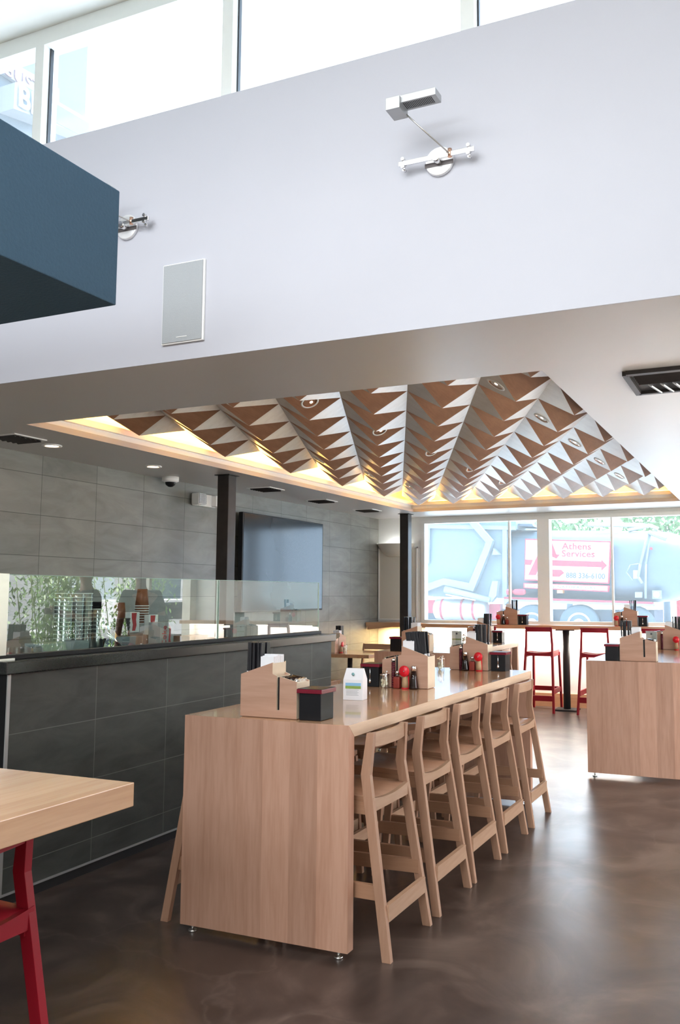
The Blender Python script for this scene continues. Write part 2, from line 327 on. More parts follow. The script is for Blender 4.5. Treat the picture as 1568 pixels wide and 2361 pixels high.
# right side and rear of the room (with daylight openings)
wr=MB()
wr.box(XR,XR+.15,YB,YW+.1,0,.25); wr.box(XR,XR+.15,YB,YW+.1,2.45,2.55); wr.box(XR,XR+.15,YB,3.2,.0,4.5); wr.box(XR,XR+.15,WY,YW+.1,2.45,3.1)
wr.box(XR,XR+.15,10.95,YW+.1,.25,2.45); wr.box(XR,XR+.15,6.0,6.08,.25,2.45); wr.box(XR,XR+.15,10.0,10.05,.25,2.45); wr.box(XR,XR+.15,3.1,3.5,.25,2.45); wr.box(XR,XR+.15,YB,-3.1,.25,3.9); wr.box(XR,XR+.15,-.1,.1,.25,3.9)
struct('wall_right',wr,'cream')
wb=MB(); wb.box(XT,XR,YB-.15,YB,0,2.6); wb.box(XT,XR,YB-.15,YB,4.2,4.5); wb.box(XT,-4.1,YB-.15,YB,2.6,4.2); wb.box(1.3,XR,YB-.15,YB,2.6,4.2)
struct('wall_rear',wb,'cream')
# street wall and window
WX0=-4.58; WX1=-.85
wf=MB(); wf.box(XT,WX0,YW,YW+.12,0,ZC+.6); wf.box(WX0,XR,YW,YW+.12,0,1.05); wf.box(WX0,XR,YW,YW+.12,2.47,ZC+.6); wf.box(WX1,XR,YW,YW+.12,1.05,2.47)
struct('wall_front',wf,'white')
struct('baseboard_front',MB().box(XT+.0,XR,YW-.02,YW-.001,0,.17),'shelf_wood')
t=struct('window_2',MB().box(WX0,WX0+.05,YW-.03,YW+.1,1.09,2.42).box(WX0,WX1,YW-.03,YW+.1,2.42,2.47).box(WX0,WX1,YW-.03,YW+.1,1.05,1.09).box(WX1-.05,WX1,YW-.03,YW+.1,1.09,2.42),'white')
MB().box(-2.92,-2.76,YW-.05,YW+.1,1.09,2.42).build('mullion','white',t)
for x in (-3.32,-1.96): MB().box(x-.012,x+.012,YW+.0,YW+.06,1.09,2.42).build('mullion','white',t)
MB().box(WX0+.05,WX1-.05,YW+.03,YW+.036,1.09,2.42).build('pane','window_glass',t)
# wall panel and sconce left of the window
pn=thing('wall_panel','cream framed wall panel between grey tiles and dark rear column','wall panel',(-4.94,YW-.012,1.1))
MB().box(-.28,.28,-.01,.012,0,.98).build('panel','screen_fabric',pn)
MB().box(-.30,-.28,-.02,.012,-.0,1.0).box(.28,.30,-.02,.012,-.0,1.0).box(-.30,.30,-.02,.012,.98,1.0).box(-.3,.3,-.02,.012,-.02,0).build('frame','white',pn,.003)
sc=thing('wall_sconce','cream half-bowl wall uplight above the cream panel','light',(-4.97,YW,2.06))
sm=MB()
prof=[(.13,-.09),(.2,-.05),(.27,.04),(.285,.09)]
b=len(sm.v)
for r,h in prof:
    for k in range(17): a=PI+PI*k/16; sm.v.append((r*math.cos(a),r*.6*math.sin(a),h))
for i in range(3):
    for k in range(16): sm.face([i*17+k,i*17+k+1,(i+1)*17+k+1,(i+1)*17+k],0,True)
sm.face(list(range(17)),0); sm.build('bowl','cream',sc)
MB().box(-.08,.08,-.06,-.02,.0,.04).build('bulb',plain('sconce_bulb',(1,1,1),emit=(.9,.95,1),es=6),sc)

# ------------------------------------------------------------------ half wall with stone cap and glass screen
hw=thing('half_wall','dark slate-tiled half wall with black stone cap','half wall',(-3.47,4.6,0))
MB().box(-.13,.13,-1.58,1.58,.06,1.06).build('tiled_body','tile_dark',hw)
MB().box(-.12,.12,-1.57,1.57,0,.05).build('plinth','matte_black',hw)
MB().box(-.135,.136,-1.585,1.585,.05,.06).build('plinth_trim','satin_silver',hw)
MB().box(-.132,.132,-1.586,-1.58,.02,1.06).build('end_panel','black',hw)
MB().box(.128,.134,-1.588,-1.57,.06,1.06).build('corner_trim','satin_silver',hw)
MB().box(-.18,.16,-1.62,1.61,1.06,1.12).build('cap','granite',hw,.006)
gs=thing('glass_screen','clear glass sneeze screen standing on the black stone cap','glass screen',(-3.45,4.6,1.12))
MB().box(-.03,.03,-1.56,1.56,0,.022).build('base_rail','black',gs,.002)
MB().box(-.005,.005,-1.52,.19,.022,.41).build('pane','glass',gs)
MB().box(-.005,.005,.20,1.56,.022,.41).build('pane','glass',gs)
M['glass_edge']=plain('glass_edge',(.45,.62,.56),.2)
MB().box(-.005,.005,-1.52,1.56,.408,.411).build('top_edge','glass_edge',gs)
for yy in (.185,.20,1.557): MB().box(-.0055,.0055,yy,yy+.004,.022,.41).build('pane_edge','glass_edge',gs)
MB().box(-.05,.02,-1.60,-1.52,.008,.415).build('post','steel',gs,.002)
MB().box(-.07,.045,-1.62,-1.49,.0,.008).build('post_base','steel',gs)
# back counter
kc=thing('back_counter','dark service counter behind the glass screen','counter',(-3.99,4.6,0))
MB().box(-.36,.335,-1.55,1.5,1.02,1.08).build('worktop','granite',kc,.004)
MB().box(-.33,.33,-1.5,1.45,0,1.02).build('cabinet','matte_black',kc)

# ------------------------------------------------------------------ columns
col=thing('steel_column','dark blackened steel column behind the glass screen, left of the television','column',(-4.575,6.46,0))
MB().box(-.06,.06,-.06,.06,.012,ZC-.006).build('shaft','steel_dark',col,.006)
MB().box(-.08,.08,-.08,.08,0,.012).box(-.08,.08,-.08,.08,ZC-.006,ZC).build('plate','steel_dark',col)
dup(col,(-4.575,10.52,0),0,'dark steel column at the left edge of the street window')

# ------------------------------------------------------------------ folded ceiling panel
ZN,ZT=2.70,2.57; PX,PY=.2333,.522
fp=thing('folded_ceiling_panel','folded wooden ceiling feature of pale and brown pyramids','ceiling feature',(-2.7,7.0,ZN))
def pyr_mesh():
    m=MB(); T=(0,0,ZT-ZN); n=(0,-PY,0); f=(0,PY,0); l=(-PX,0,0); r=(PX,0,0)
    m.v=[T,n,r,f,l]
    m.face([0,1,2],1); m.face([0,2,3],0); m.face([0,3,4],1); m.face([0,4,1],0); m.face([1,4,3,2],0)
    return m
p0=None; tips=[]
for j in range(-2,11):
    y=4.85+PY*j
    for i in range(-1,15):
        x=-.933-PX*i
        if (i+j)%2: continue
        # row 0: tips at -1.40,-1.87...  -> i even
        if x<-4.22 or x>-.6: continue
        tips.append((x,y))
        if p0 is None:
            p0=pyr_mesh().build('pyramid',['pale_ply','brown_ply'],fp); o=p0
        else:
            o=p0.copy(); C.objects.link(o); o.parent=fp
        o.location=(x+2.7,y-7.0,0)
def fz(dx,dy): return ZT+(ZN-ZT)*(abs(dx)/PX+abs(dy)/PY)
def downlight(x,y,dx,dy,label):
    z=fz(dx,dy); gx=(ZN-ZT)/PX*(1 if dx>0 else -1); gy=(ZN-ZT)/PY*(1 if dy>0 else -1)
    n=Vector((gx,gy,-1)).normalized()
    o=thing('downlight',label,'light',(x+dx,y+dy,z),0,'round downlights in the folded ceiling')
    o.rotation_euler=n.to_track_quat('Z','Y').to_euler()
    MB().lathe((0,0,0),[(.060,-.004),(.060,.007),(.048,.009),(.046,.001)],28,cap=False).build('ring','frame',o)
    MB().lathe((0,0,0),[(.047,.006),(.03,.003),(.001,.002)],24,cap=False).build('reflector','copper',o)
    MB().lathe((.012,0,.0025),[(.012,0),(.010,.003)],16).build('bulb','bulb',o)
ordn=['nearest','second','third','fourth','farthest']
for k in range(5):
    downlight(-2.80,4.87+1.044*k,.085,-.165,'round downlight in a brown facet of the middle column of folded panels, %s of five'%ordn[k])
for k in range(5):
    downlight(-1.40,4.87+1.044*k,-.075,-.16,'slotted round downlight in a pale facet near the right edge, %s of five'%ordn[k])
for k in range(3):
    downlight(-3.733,6.94+1.044*k,-.07,-.17,'small downlight in the left folded panels, %s of three from the camera'%['nearest','middle','farthest'][k])
# warm cove strips on the ledge
cv=thing('cove_light_strip','warm light strip hidden on the left cove ledge','light strip',(RX0-.14,7.1,ZC+.135))
MB().box(-.012,.012,-3.0,3.1,0,.012).build('strip','led_warm',cv)
area('cove_left',(RX0-.14,7.1,ZC+.16),(PI,0,0),34,.06,6.0,(1,.50,.09)).rotation_euler=(PI,math.radians(25),0)
cv=thing('cove_light_strip','warm light strip hidden on the far cove ledge','light strip',(-2.7,RY1+.12,ZC+.135))
MB().box(-1.6,1.6,-.012,.012,0,.012).build('strip','led_warm',cv)
area('cove_far',(-2.7,RY1+.12,ZC+.16),(PI+math.radians(20),0,0),20,3.2,.06,(1,.50,.09))

# ------------------------------------------------------------------ vents, cameras, lamps on the low ceiling
def vent(x,y,label,s=.28):
    o=thing('ceiling_vent',label,'vent',(x,y,ZC),0,None)
    MB().box(-s/2,s/2,-s/2,s/2,-.006,0).build('frame','white',o)
    m=MB()
    for k in range(6): yy=-s/2+.03+k*(s-.06)/5; m.bar((-s/2+.03,yy,-.012),(s/2-.03,yy,-.012),.018,.004,up=(0,.5,1))
    m.build('louvres','steel_dark',o)
    MB().box(-s/2+.025,s/2-.025,-s/2+.025,s/2-.025,-.0065,-.006).build('throat','matte_black',o)
    return o
v0=vent(-4.80,7.45,'square ceiling vent just right of the dark column, nearest of three')
dup(v0,(-4.82,8.65,ZC),0,'square ceiling vent above the television, middle of the three')
dup(v0,(-4.82,9.85,ZC),0,'square ceiling vent nearest the street window')
dup(v0,(-4.82,4.33,ZC),0,'ceiling vent at the left picture edge over the tiled wall')
vr=thing('ceiling_vent','large ceiling air grille with angled blades at the right edge','vent',(-.34,4.40,ZC))
MB().box(-.30,.45,-.2,.2,-.004,-.0005).build('throat','matte_black',vr)
MB().box(-.31,.45,-.24,-.20,-.02,0).box(-.31,.45,.20,.23,-.02,0).box(-.33,-.30,-.22,.23,-.02,0,).build('frame','steel_dark',vr)
m=MB()
for k in range(5): m.bar((-.28,-.19+k*.04,-.012),(.45,-.19+k*.04,-.012),.03,.004,up=(0,.8,1))
m.build('louvres','steel_dark',vr)
m=MB()
for k in range(11): m.bar((-.23+k*.06,.02,-.02),(-.20+k*.06,.19,-.02),.022,.006,up=(.5,0,1))
m.build('blades','frame',vr)
for x,y,l in ((-4.82,4.65,'small round ceiling downlight near the left picture edge'),(-4.82,5.75,'small round ceiling downlight over the tiled wall, left of the dome camera')):
    o=thing('ceiling_spot',l,'light',(x,y,ZC)); MB().lathe((0,0,0),[(.07,0),(.07,-.006),(.05,-.008),(.048,-.002)],24,cap=False).build('ring','white',o)
    MB().lathe((0,0,-.003),[(.048,0),(.04,-.001)],20).build('bulb','bulb',o)
o=thing('dome_camera','white dome security camera under the ceiling by the grey tiles','camera',(-5.12,6.35,ZC))
MB().lathe((0,0,0),[(.075,0),(.075,-.04),(.05,-.05)],24).build('housing','white',o)
MB().lathe((0,0,-.048),[(.048,0),(.042,-.025),(.02,-.042),(.001,-.045)],20,cap=False).build('dome','black',o)
o=thing('emergency_light','twin-head white emergency light on the tiled wall','light',(XT+.001,6.98,2.36))
MB().box(0,.06,-.14,.16,-.06,.06).build('housing','white',o,.006)
hd=MB().box(.03,.12,-.19,-.07,-.055,.055).build('lamp_head','white',o,.01)
m=MB()
for a in range(6): m.box(.10,.126,-.185+a*.02,-.180+a*.02,-.05,.05); m.box(.10,.126,-.18,-.08,-.05+a*.018,-.046+a*.018)
m.build('grille','satin_silver',hd)
MB().box(.03,.12,.09,.19,-.055,.055).build('lamp_head','white',o,.01)
# television
tv=thing('television','large flat television mounted on the grey tiled wall','television',(-5.12,8.38,1.75))
MB().box(-.05,0,-.86,.86,-.5,.545).build('bezel','black',tv,.006)
MB().box(-.001,.002,-.84,.84,-.48,.53).build('screen','tv',tv)
MB().box(-.129,-.05,-.2,.2,-.2,.2).build('bracket','matte_black',tv)

# ------------------------------------------------------------------ white wall fittings
def picture_light(x,label,dz=0):
    o=thing('wall_lamp',label,'lamp',(x,WY,3.20))
    MB().lathe((0,0,0),[(.062,0),(.062,-.012),(.058,-.016)],36,axis='y').build('wall_plate','plate',o)
    MB().box(-.062,.062,-.018,-.0155,-.022,-.004).build('slot',plain('slot_shadow_metal',(.2,.18,.18),.5,metal=.7),o)
    r=MB(); r.bar((-.165,-.05,.0),(.165,-.05,.0),.012,.02); r.build('crossbar','chrome',o,.002)
    MB().tube((0,-.016,-.004),(0,-.06,-.004),.016).build('hub','chrome',o)
    for sx in (-.145,.14):
        MB().tube((sx,-.045,.018),(sx,-.06,.018),.008).tube((sx,-.045,-.014),(sx,-.06,-.014),.008).tube((sx,-.03,-.022),(sx,-.045,-.022),.007).build('knob','chrome',o)
    MB().tube((.06,-.05,.022),(.06,-.05,-.012),.009).build('pivot','copper',o)
    MB().tube((.06,-.055,.0),(-.088,-.185,.142-dz),.0032).build('arm','steel',o)
    hd=MB().bar((-.13,-.20,.165-dz),(.07,-.20,.165-dz),.065,.03).build('lamp_head','satin_silver',o,.002)
    MB().bar((-.135,-.205,.148-dz),(-.075,-.205,.148-dz),.085,.05).build('transformer','satin_silver',o,.002)
    m=MB()
    for k in range(18): m.box(-.07+k*.0068,-.0665+k*.0068,-.225,-.18,.149-dz,.1495-dz)
    m.build('slots','matte_black',hd)
    return o
picture_light(-1.22,'silver wall-mounted picture light high on the white wall')
picture_light(-2.84,'wall-mounted picture light half hidden behind the blue box',.07)
sp=thing('wall_speaker','rectangular grey flush wall speaker on the white wall','speaker',(-2.495,WY,2.78))
MB().box(-.118,.118,-.012,0,-.192,.192).build('rim','white',sp,.003)
g=MB().box(-.112,.110,-.016,-.012,-.186,.186).build('grille','speaker',sp)
MB().box(-.03,.03,-.0175,-.016,-.166,-.163).build('badge','white',g)
bx=tag(MB().box(-5.24,-2.02,.6,2.2,2.4,2.8).build('hanging_box','blue',None,.004),'dark slate-blue box soffit jutting in at the upper left','soffit')
# ------------------------------------------------------------------ long tables
def table(name,label,x0,x1,y0,y1,h=.908):
    o=thing(name,label,'table',((x0+x1)/2,y0,0))
    w=(x1-x0)/2; L=y1-y0
    MB().prism([(0.0002,h),(L-.0002,h),(L-.05,h-.05),(.05,h-.05)],'x',-w,w,0,).build('tabletop',['top_wood'],o,.0006)
    MB().prism([(.001,h-.001),(L-.001,h-.001),(L-.05,h-.05),(.05,h-.05)],'x',w+.0001,w+.0007).prism([(.001,h-.001),(L-.001,h-.001),(L-.05,h-.05),(.05,h-.05)],'x',-w-.0007,-w-.0001).build('edge_band','edge_wood',o)
    for a,b in ((0,.05),(L,L-.05)):
        MB().prism([(a,.03),(a,h),(b,h-.05),(b,.03)],'x',-w,w).build('end_panel',['end_wood'],o,.0006)
    for sx in (-w+.05,w-.05):
        for yy in (.022,L-.022): MB().tube((sx,yy,0),(sx,yy,.008),.018).tube((sx,yy,.008),(sx,yy,.03),.006).build('levelling_foot','steel',o)
    return o
table('communal_table','long maple communal table with solid end panel, in the middle of the room',-2.418,-1.614,3.14,5.9)
table('communal_table','maple communal table behind the middle one, nearer the window',-3.52,-2.72,7.36,9.42)
table('communal_table','maple communal table at the right edge with a wide striped end panel',-1.46,-.64,6.99,9.3)
ft=thing('red_leg_table','thick maple table corner in the lower left foreground','table',(-2.8,1.0,0))
MB().box(-1.1,1.115,-.8,.97,.843,.908).build('tabletop','top_wood',ft,.002)
MB().box(-.9,.6,-.6,-.5,0,.84).box(-.9,-.8,-.6,.5,0,.84).build('support','matte_black',ft)

# ------------------------------------------------------------------ stools
def stool(name,label,cat,loc,rz,mats,group=None,seat=.612,back=.868,w=.44):
    # local: sitter faces +X; rear legs at x=0 side
    o=thing(name,label,cat,loc,rz,group); leg,seatm,rail=mats
    for s in (-1,1):
        yf=s*(w/2-.012); yt=s*(w/2-.055); ym=s*(w/2-.035)
        m=MB()
        # rear leg: bent strip in the XZ plane, leaning with height
        prof=[(0.0,0),(.038,0),(.152,seat+.09),(.130,back),(.098,back),(.110,seat+.09)]
        def yy(z): return yf+(yt-yf)*z/back
        b=len(m.v)
        for x,z in prof: m.v.append((x,yy(z)-.0125,z))
        for x,z in prof: m.v.append((x,yy(z)+.0125,z))
        n=6
        m.face([0,1,2,5],0); m.face([5,2,3,4],0); m.face([6,11,8,7],0); m.face([11,10,9,8],0)
        for i in range(6): j=(i+1)%6; m.face([i,i+n,j+n,j],0)
        m.build('leg',leg,o,.0015)
        MB().bar((.515,s*(w/2-.03),0),(.475,s*(w/2-.045),seat-.02),.025,.032,up=(1,0,0),w1=.025,h1=.045).build('leg',leg,o,.0015)
    # seat: curved board, dipped across
    m=MB(); n=8
    W=w/2-.045
    for t in (0,1):
        for i in range(n+1):
            u=-1+2*i/n; y=u*W; dip=-.018*(1-u*u)
            m.v.append((.10,y,seat-t*.022+dip)); m.v.append((.50,y,seat+.012-t*.022+dip*.5))
    k=2*(n+1)
    for i in range(n):
        a=2*i; m.face([a,a+1,a+3,a+2],0,True); m.face([k+a,k+a+2,k+a+3,k+a+1],0,True)
        m.face([a,a+2,k+a+2,k+a],0); m.face([a+1,k+a+1,k+a+3,a+3],0)
    m.face([0,k,k+1,1],0); m.face([2*n,2*n+1,k+2*n+1,k+2*n],0)
    m.build('seat',seatm,o)
    for s in (-1,1): MB().bar((.10,s*(W-.006),seat-.045),(.49,s*(W-.006),seat-.035),.02,.05).build('seat_rail',seatm,o,.001)
    # curved rear apron and curved back rail (bow across Y)
    def bow(x,z0,z1,th,depth,ww,name):
        m=MB(); n=14
        for i in range(n+1):
            u=-1+2*i/n; y=u*ww; xo=x-depth*(1-u*u)
            zt=z1-(.018*(1-u*u) if name=='apron' else 0)
            for xx,zz in ((xo,z0),(xo+th,z0),(xo+th,zt),(xo,zt)): m.v.append((xx,y,zz))
        for i in range(n):
            a=4*i
            for q in range(4): r_=(q+1)%4; m.face([a+q,a+r_,a+4+r_,a+4+q],0)
        m.face([0,3,2,1],0); m.face([4*n,4*n+1,4*n+2,4*n+3],0)
        return m.build(name,rail,o)
    bow(.094,seat-.055,seat+.002,.018,.0,W+.008,'apron')
    bow(.106,back-.058,back-.001,.016,.020,w/2-.066,'back_rail')
    MB().bar((.032,-(w/2-.03),.175),(.032,(w/2-.03),.175),.022,.065).build('stretcher',rail,o,.001)
    MB().bar((.50,-(w/2-.04),.25),(.50,(w/2-.04),.25),.022,.055).build('stretcher',rail,o,.001)
    for s in (-1,1): MB().bar((.05,s*(w/2-.03),.25),(.49,s*(w/2-.042),.25),.02,.058).build('stretcher',seatm,o,.001)
    return o
WOOD=('stool','seat_wood','rail_wood'); RED=('red','red','red')
ys=[3.41,3.94,4.43,4.97,5.54]
on5=['nearest','second','middle','fourth','farthest']
s0=None
for i,y in enumerate(ys):
    l='wooden counter stool right of the long middle table, %s of its row'%on5[i]
    if s0 is None: s0=stool('counter_stool',l,'stool',(-1.45,y,0),PI,WOOD,'wooden stools along the long middle table')
    else: dup(s0,(-1.45,y,0),PI,l)
for i,y in enumerate(ys[:]):
    if i in (2,4): pass
    dup(s0,(-2.57,y+.01,0),0,'wooden counter stool left of the long middle table, %s of its row'%on5[i])
dup(s0,(-2.55,8.0,0),PI,'wooden counter stool on the right side of the table behind, nearer one',group='wooden stools along the rear table')
dup(s0,(-2.55,8.75,0),PI,'wooden counter stool on the right side of the table behind, farther one',group='wooden stools along the rear table')
r0=None
PASS=1
for x,l in ((-2.78,'red bar stool at the window counter, left of the black pedestal'),(-2.09,'red bar stool at the window counter, right of the black pedestal'),(-3.50,'red bar stool mostly hidden behind condiment caddies, leftmost at the counter'),(-1.40,'red bar stool behind the right table, only its back rail showing'),(-.35,'red bar stool at the right end of the window counter, past the window')):
    if r0 is None: r0=stool('bar_stool',l,'stool',(x,10.42,0),PI/2,RED,'red stools at the window counter',seat=.735,back=1.035,w=.42)
    else: dup(r0,(x,10.42,0),PI/2,l)

stool('bar_stool','dark red stool tucked under the thick table in the lower left foreground','stool',(-1.75,1.60,0),PI,RED,None,seat=.612,back=.838)
# small tables and chairs by the tiled wall
def chair(label,loc,rz):
    return None
st=thing('small_table','small square maple table beside the grey tiled wall','table',(-4.82,9.4,0))
MB().box(-.42,.42,-.35,.40,.70,.74).build('tabletop','top_wood',st,.003)
MB().tube((0,0,.02),(0,0,.70),.03).build('pedestal','matte_black',st); MB().box(-.22,.22,-.22,.22,0,.02).build('base','matte_black',st,.004)
def dining(label,loc,rz,first=None):
    o=thing('dining_chair',label,'chair',loc,rz,'wooden chairs at the small wall table')
    for s in (-1,1):
        m=MB(); y0=s*.20
        m.ribbon([(.0,0),(.03,.25),(.035,.45),(-.045,.80)],'y',y0-.012,y0+.012,[.03,.038,.04,.03]); m.build('leg','stool',o)
        MB().bar((.42,s*.19,0),(.40,s*.19,.43),.026,.034,up=(1,0,0)).build('leg','stool',o)
    MB().box(.0,.43,-.21,.21,.43,.455).build('seat','seat_wood',o,.003)
    MB().bar((-.036,-.2,.765),(-.036,.2,.765),.02,.07).build('back_rail','rail_wood',o,.002)
    MB().box(.02,.41,-.2,-.18,.38,.43).build('seat_rail','rail_wood',o); MB().box(.02,.41,.18,.2,.38,.43).build('seat_rail','rail_wood',o)
    return o
d0=dining('wooden chair on the near side of the small wall table',(-4.93,8.55,0),PI/2)
dup(d0,(-4.82,10.15,0),-PI/2,'wooden chair on the far side of the small wall table')

# ------------------------------------------------------------------ window counter
wc=thing('window_counter','long maple counter running under the street window','counter',(0,YW,0))
MB().box(WX0+.0,XR,-.40,-.055,1.0,1.05).build('worktop','shelf_wood',wc,.002)
for x in (-3.62,-2.5,-.9,.6):
    p=MB().tube((x,-.3,.02),(x,-.3,1.0),.045).build('pedestal','matte_black',wc)
    MB().box(x-.14,x+.14,-.42,-.18,0,.02).build('base_plate','matte_black',p,.004); MB().box(x-.12,x+.12,-.36,-.12,.985,1.0).build('top_plate','matte_black',p)
MB().box(WX0+.1,XR,-.12,-.10,.985,.998).build('light_strip','led',wc)
area('counter_strip',(-1.0,YW-.11,.98),(0,0,0),36,6.6,.03,(1,.93,.82))
ws=thing('wall_shelf','short maple shelf in the far left corner beside the column','shelf',(-4.95,10.88,1.0))
MB().box(-.29,.30,-.20,.21,.0,.06).build('board','shelf_wood',ws,.002); MB().prism([(-.28,-.0),(-.28,-.04),(.1,-.0)],'y',-.17,-.13).build('bracket','shelf_wood',ws)
MB().box(-.05,.28,.1,.12,-.012,-.001).build('light_strip','led_warm',ws)
area('shelf_strip',(-4.85,10.95,.975),(0,0,0),3,.5,.03,(1,.7,.3))

# ------------------------------------------------------------------ condiment sets
protos={}
def proto(key,fn):
    # first use returns the built object itself, later uses return None and are copied
    if key not in protos: protos[key]=fn(); return protos[key],True
    return protos[key],False
def put(key,fn,loc,rz,label,cat,group=None):
    o,new=proto(key,fn)
    if new:
        o.location=loc; o.rotation_euler=(0,0,rz); tag(o,label,cat,group); return o
    o=dup(o,loc,rz,label,cat,group)
    if not group and 'group' in o: del o['group']
    return o
def mk_caddy():
    o=thing('condiment_caddy','x','caddy')
    W=.05
    prof=[(-.14,0),(-.14,.181),(.02,.234),(.02,.186),(.042,.178),(.042,.035),(.056,.035),(.056,.175),(.14,.156),(.14,0)]
    for y in (-W,W): 
        m=MB(); m.v=[]; 
        # split in two convex-ish prisms joined by the bridge under the slot
        m.prism([(-.14,0.003),(-.14,.181),(.02,.234),(.02,.186),(.042,.178),(.042,.035),(.042,0.003)],'y',y-.004,y+.004,0,1)
        m.prism([(.042,0.003),(.042,.035),(.056,.035),(.056,0.003)],'y',y-.004,y+.004,0,1)
        m.prism([(.056,0.003),(.056,.175),(.14,.156),(.14,0.003)],'y',y-.004,y+.004,0,1)
        m.build('side_panel',['caddy','caddy_edge'],o)
    MB().box(-.14,-.132,-W+.004,W-.004,0.003,.178).build('end_panel','caddy_edge',o)
    MB().box(.132,.14,-W+.004,W-.004,0.003,.152).build('end_panel','caddy_edge',o)
    MB().box(.012,.020,-W+.004,W-.004,0.003,.230).box(.036,.042,-W+.004,W-.004,0.003,.176).box(.056,.062,-W+.004,W-.004,.003,.17).build('divider','caddy_edge',o)
    MB().box(-.136,.136,-W+.004,W-.004,0,.010).build('floor_panel','caddy',o)
    MB().box(.043,.0552,-W+.0045,W-.0045,.03,.172).build('slot_liner','black',o)
    return o
def mk_sleeve():
    o=thing('chopstick_sleeve','x','chopsticks'); 
    MB().box(-.014,.014,-.0045,.0045,.0,.305).build('sleeve','paper_black',o,.002)
    MB().box(-.0145,-.004,-.0048,.0048,.168,.182).build('printed_band','paper',o)
    return o
def mk_napkin(): return MB().box(-.033,.033,-.006,.006,0,.145).build('napkin','paper',None,.002)
def mk_box():
    o=thing('condiment_box','x','box')
    MB().box(-.052,.052,-.055,.055,0,.112).build('body','black',o,.003)
    l=MB().box(-.060,.060,-.063,.063,.112,.129).build('lid','lid_red',o,.0015)
    MB().box(-.057,.057,-.060,.060,.129,.1305).build('lid_inlay','black',l)
    return o
def mk_spoon():
    return MB().tube((0,0,.03),(0,0,.105),.0022).ball((0,0,.024),.008,seg=10,sz=1.5).build('small_spoon','chrome')
def mk_shaker():   # chrome-lidded glass tubes lying in the low compartment
    o=thing('glass_shaker','x','shaker')
    MB().tube((-.028,0,0),(.022,0,0),.0135,seg=16).build('glass','soy',o); MB().tube((.022,0,0),(.036,0,0),.0145,seg=16).build('cap','chrome',o)
    return o
def mk_soy():
    o=thing('soy_sauce_bottle','x','bottle')
    MB().lathe((0,0,0),[(.026,0),(.027,.01),(.020,.06),(.014,.10)],20).build('bottle','soy',o)
    MB().lathe((0,0,.10),[(.016,0),(.016,.024),(.013,.028)],20).build('cap','chrome',o); return o
def mk_chili():
    o=thing('chili_bottle','x','bottle')
    MB().box(-.020,.020,-.018,.018,0,.065).build('jar','chili',o,.008)
    MB().lathe((0,0,.065),[(.010,0),(.009,.016)],14).build('neck','clear',o)
    MB().lathe((0,0,.081),[(.012,0),(.012,.012),(.006,.018)],14).build('cap','chrome',o); return o
def mk_sesame():
    o=thing('sesame_shaker','x','shaker')
    MB().lathe((0,0,.004),[(.021,0),(.020,.03),(.015,.075),(.013,.085)],18).build('jar','sesame',o)
    MB().lathe((0,0,0),[(.023,0),(.023,.007)],18).build('base','red_plastic',o)
    l=MB().lathe((0,-.020,.098),[(.001,-.004),(.030,-.003),(.031,0),(.031,.004),(.001,.005)],26,axis='y').build('flip_lid','red_plastic',o)
    MB().lathe((0,-.0255,.098),[(.004,0),(.003,-.002)],10,axis='y').build('lid_pin','chrome',l)
    MB().box(.014,.022,-.004,.004,0.005,.09).build('handle','red_plastic',o,.002); return o
def mk_jar():
    o=thing('garlic_jar','x','jar')
    MB().lathe((0,0,0),[(.028,0),(.030,.008),(.028,.045),(.026,.07)],20,cap=False).build('glass','clear',o)
    m=MB()
    rr=random.Random(3)
    for k in range(16): m.ball((rr.uniform(-.016,.016),rr.uniform(-.016,.016),.010+.0026*k),.0085,seg=8,sz=1.2)
    m.build('garlic','garlic',o); MB().lathe((0,0,.07),[(.028,0),(.028,.008),(.008,.010),(.007,.02),(.001,.021)],18).build('lid','chrome',o)
    MB().tube((.0,-.022,.012),(.028,-.03,.092),.002).ball((.028,-.03,.094),.006,seg=8).build('spoon','chrome',o); return o
def mk_coil():
    o=thing('pepper_mill','x','mill')
    MB().lathe((0,0,0),[(.010,0),(.010,.15)],12).build('body','black',o)
    m=MB()
    for k in range(15): m.lathe((0,0,.004+k*.0095),[(.0115,0),(.0118,.0025),(.0115,.005)],12)
    m.build('rings','lid_red',o); MB().lathe((0,0,.15),[(.012,0),(.012,.010),(.004,.018)],12).build('cap','chrome',o); return o
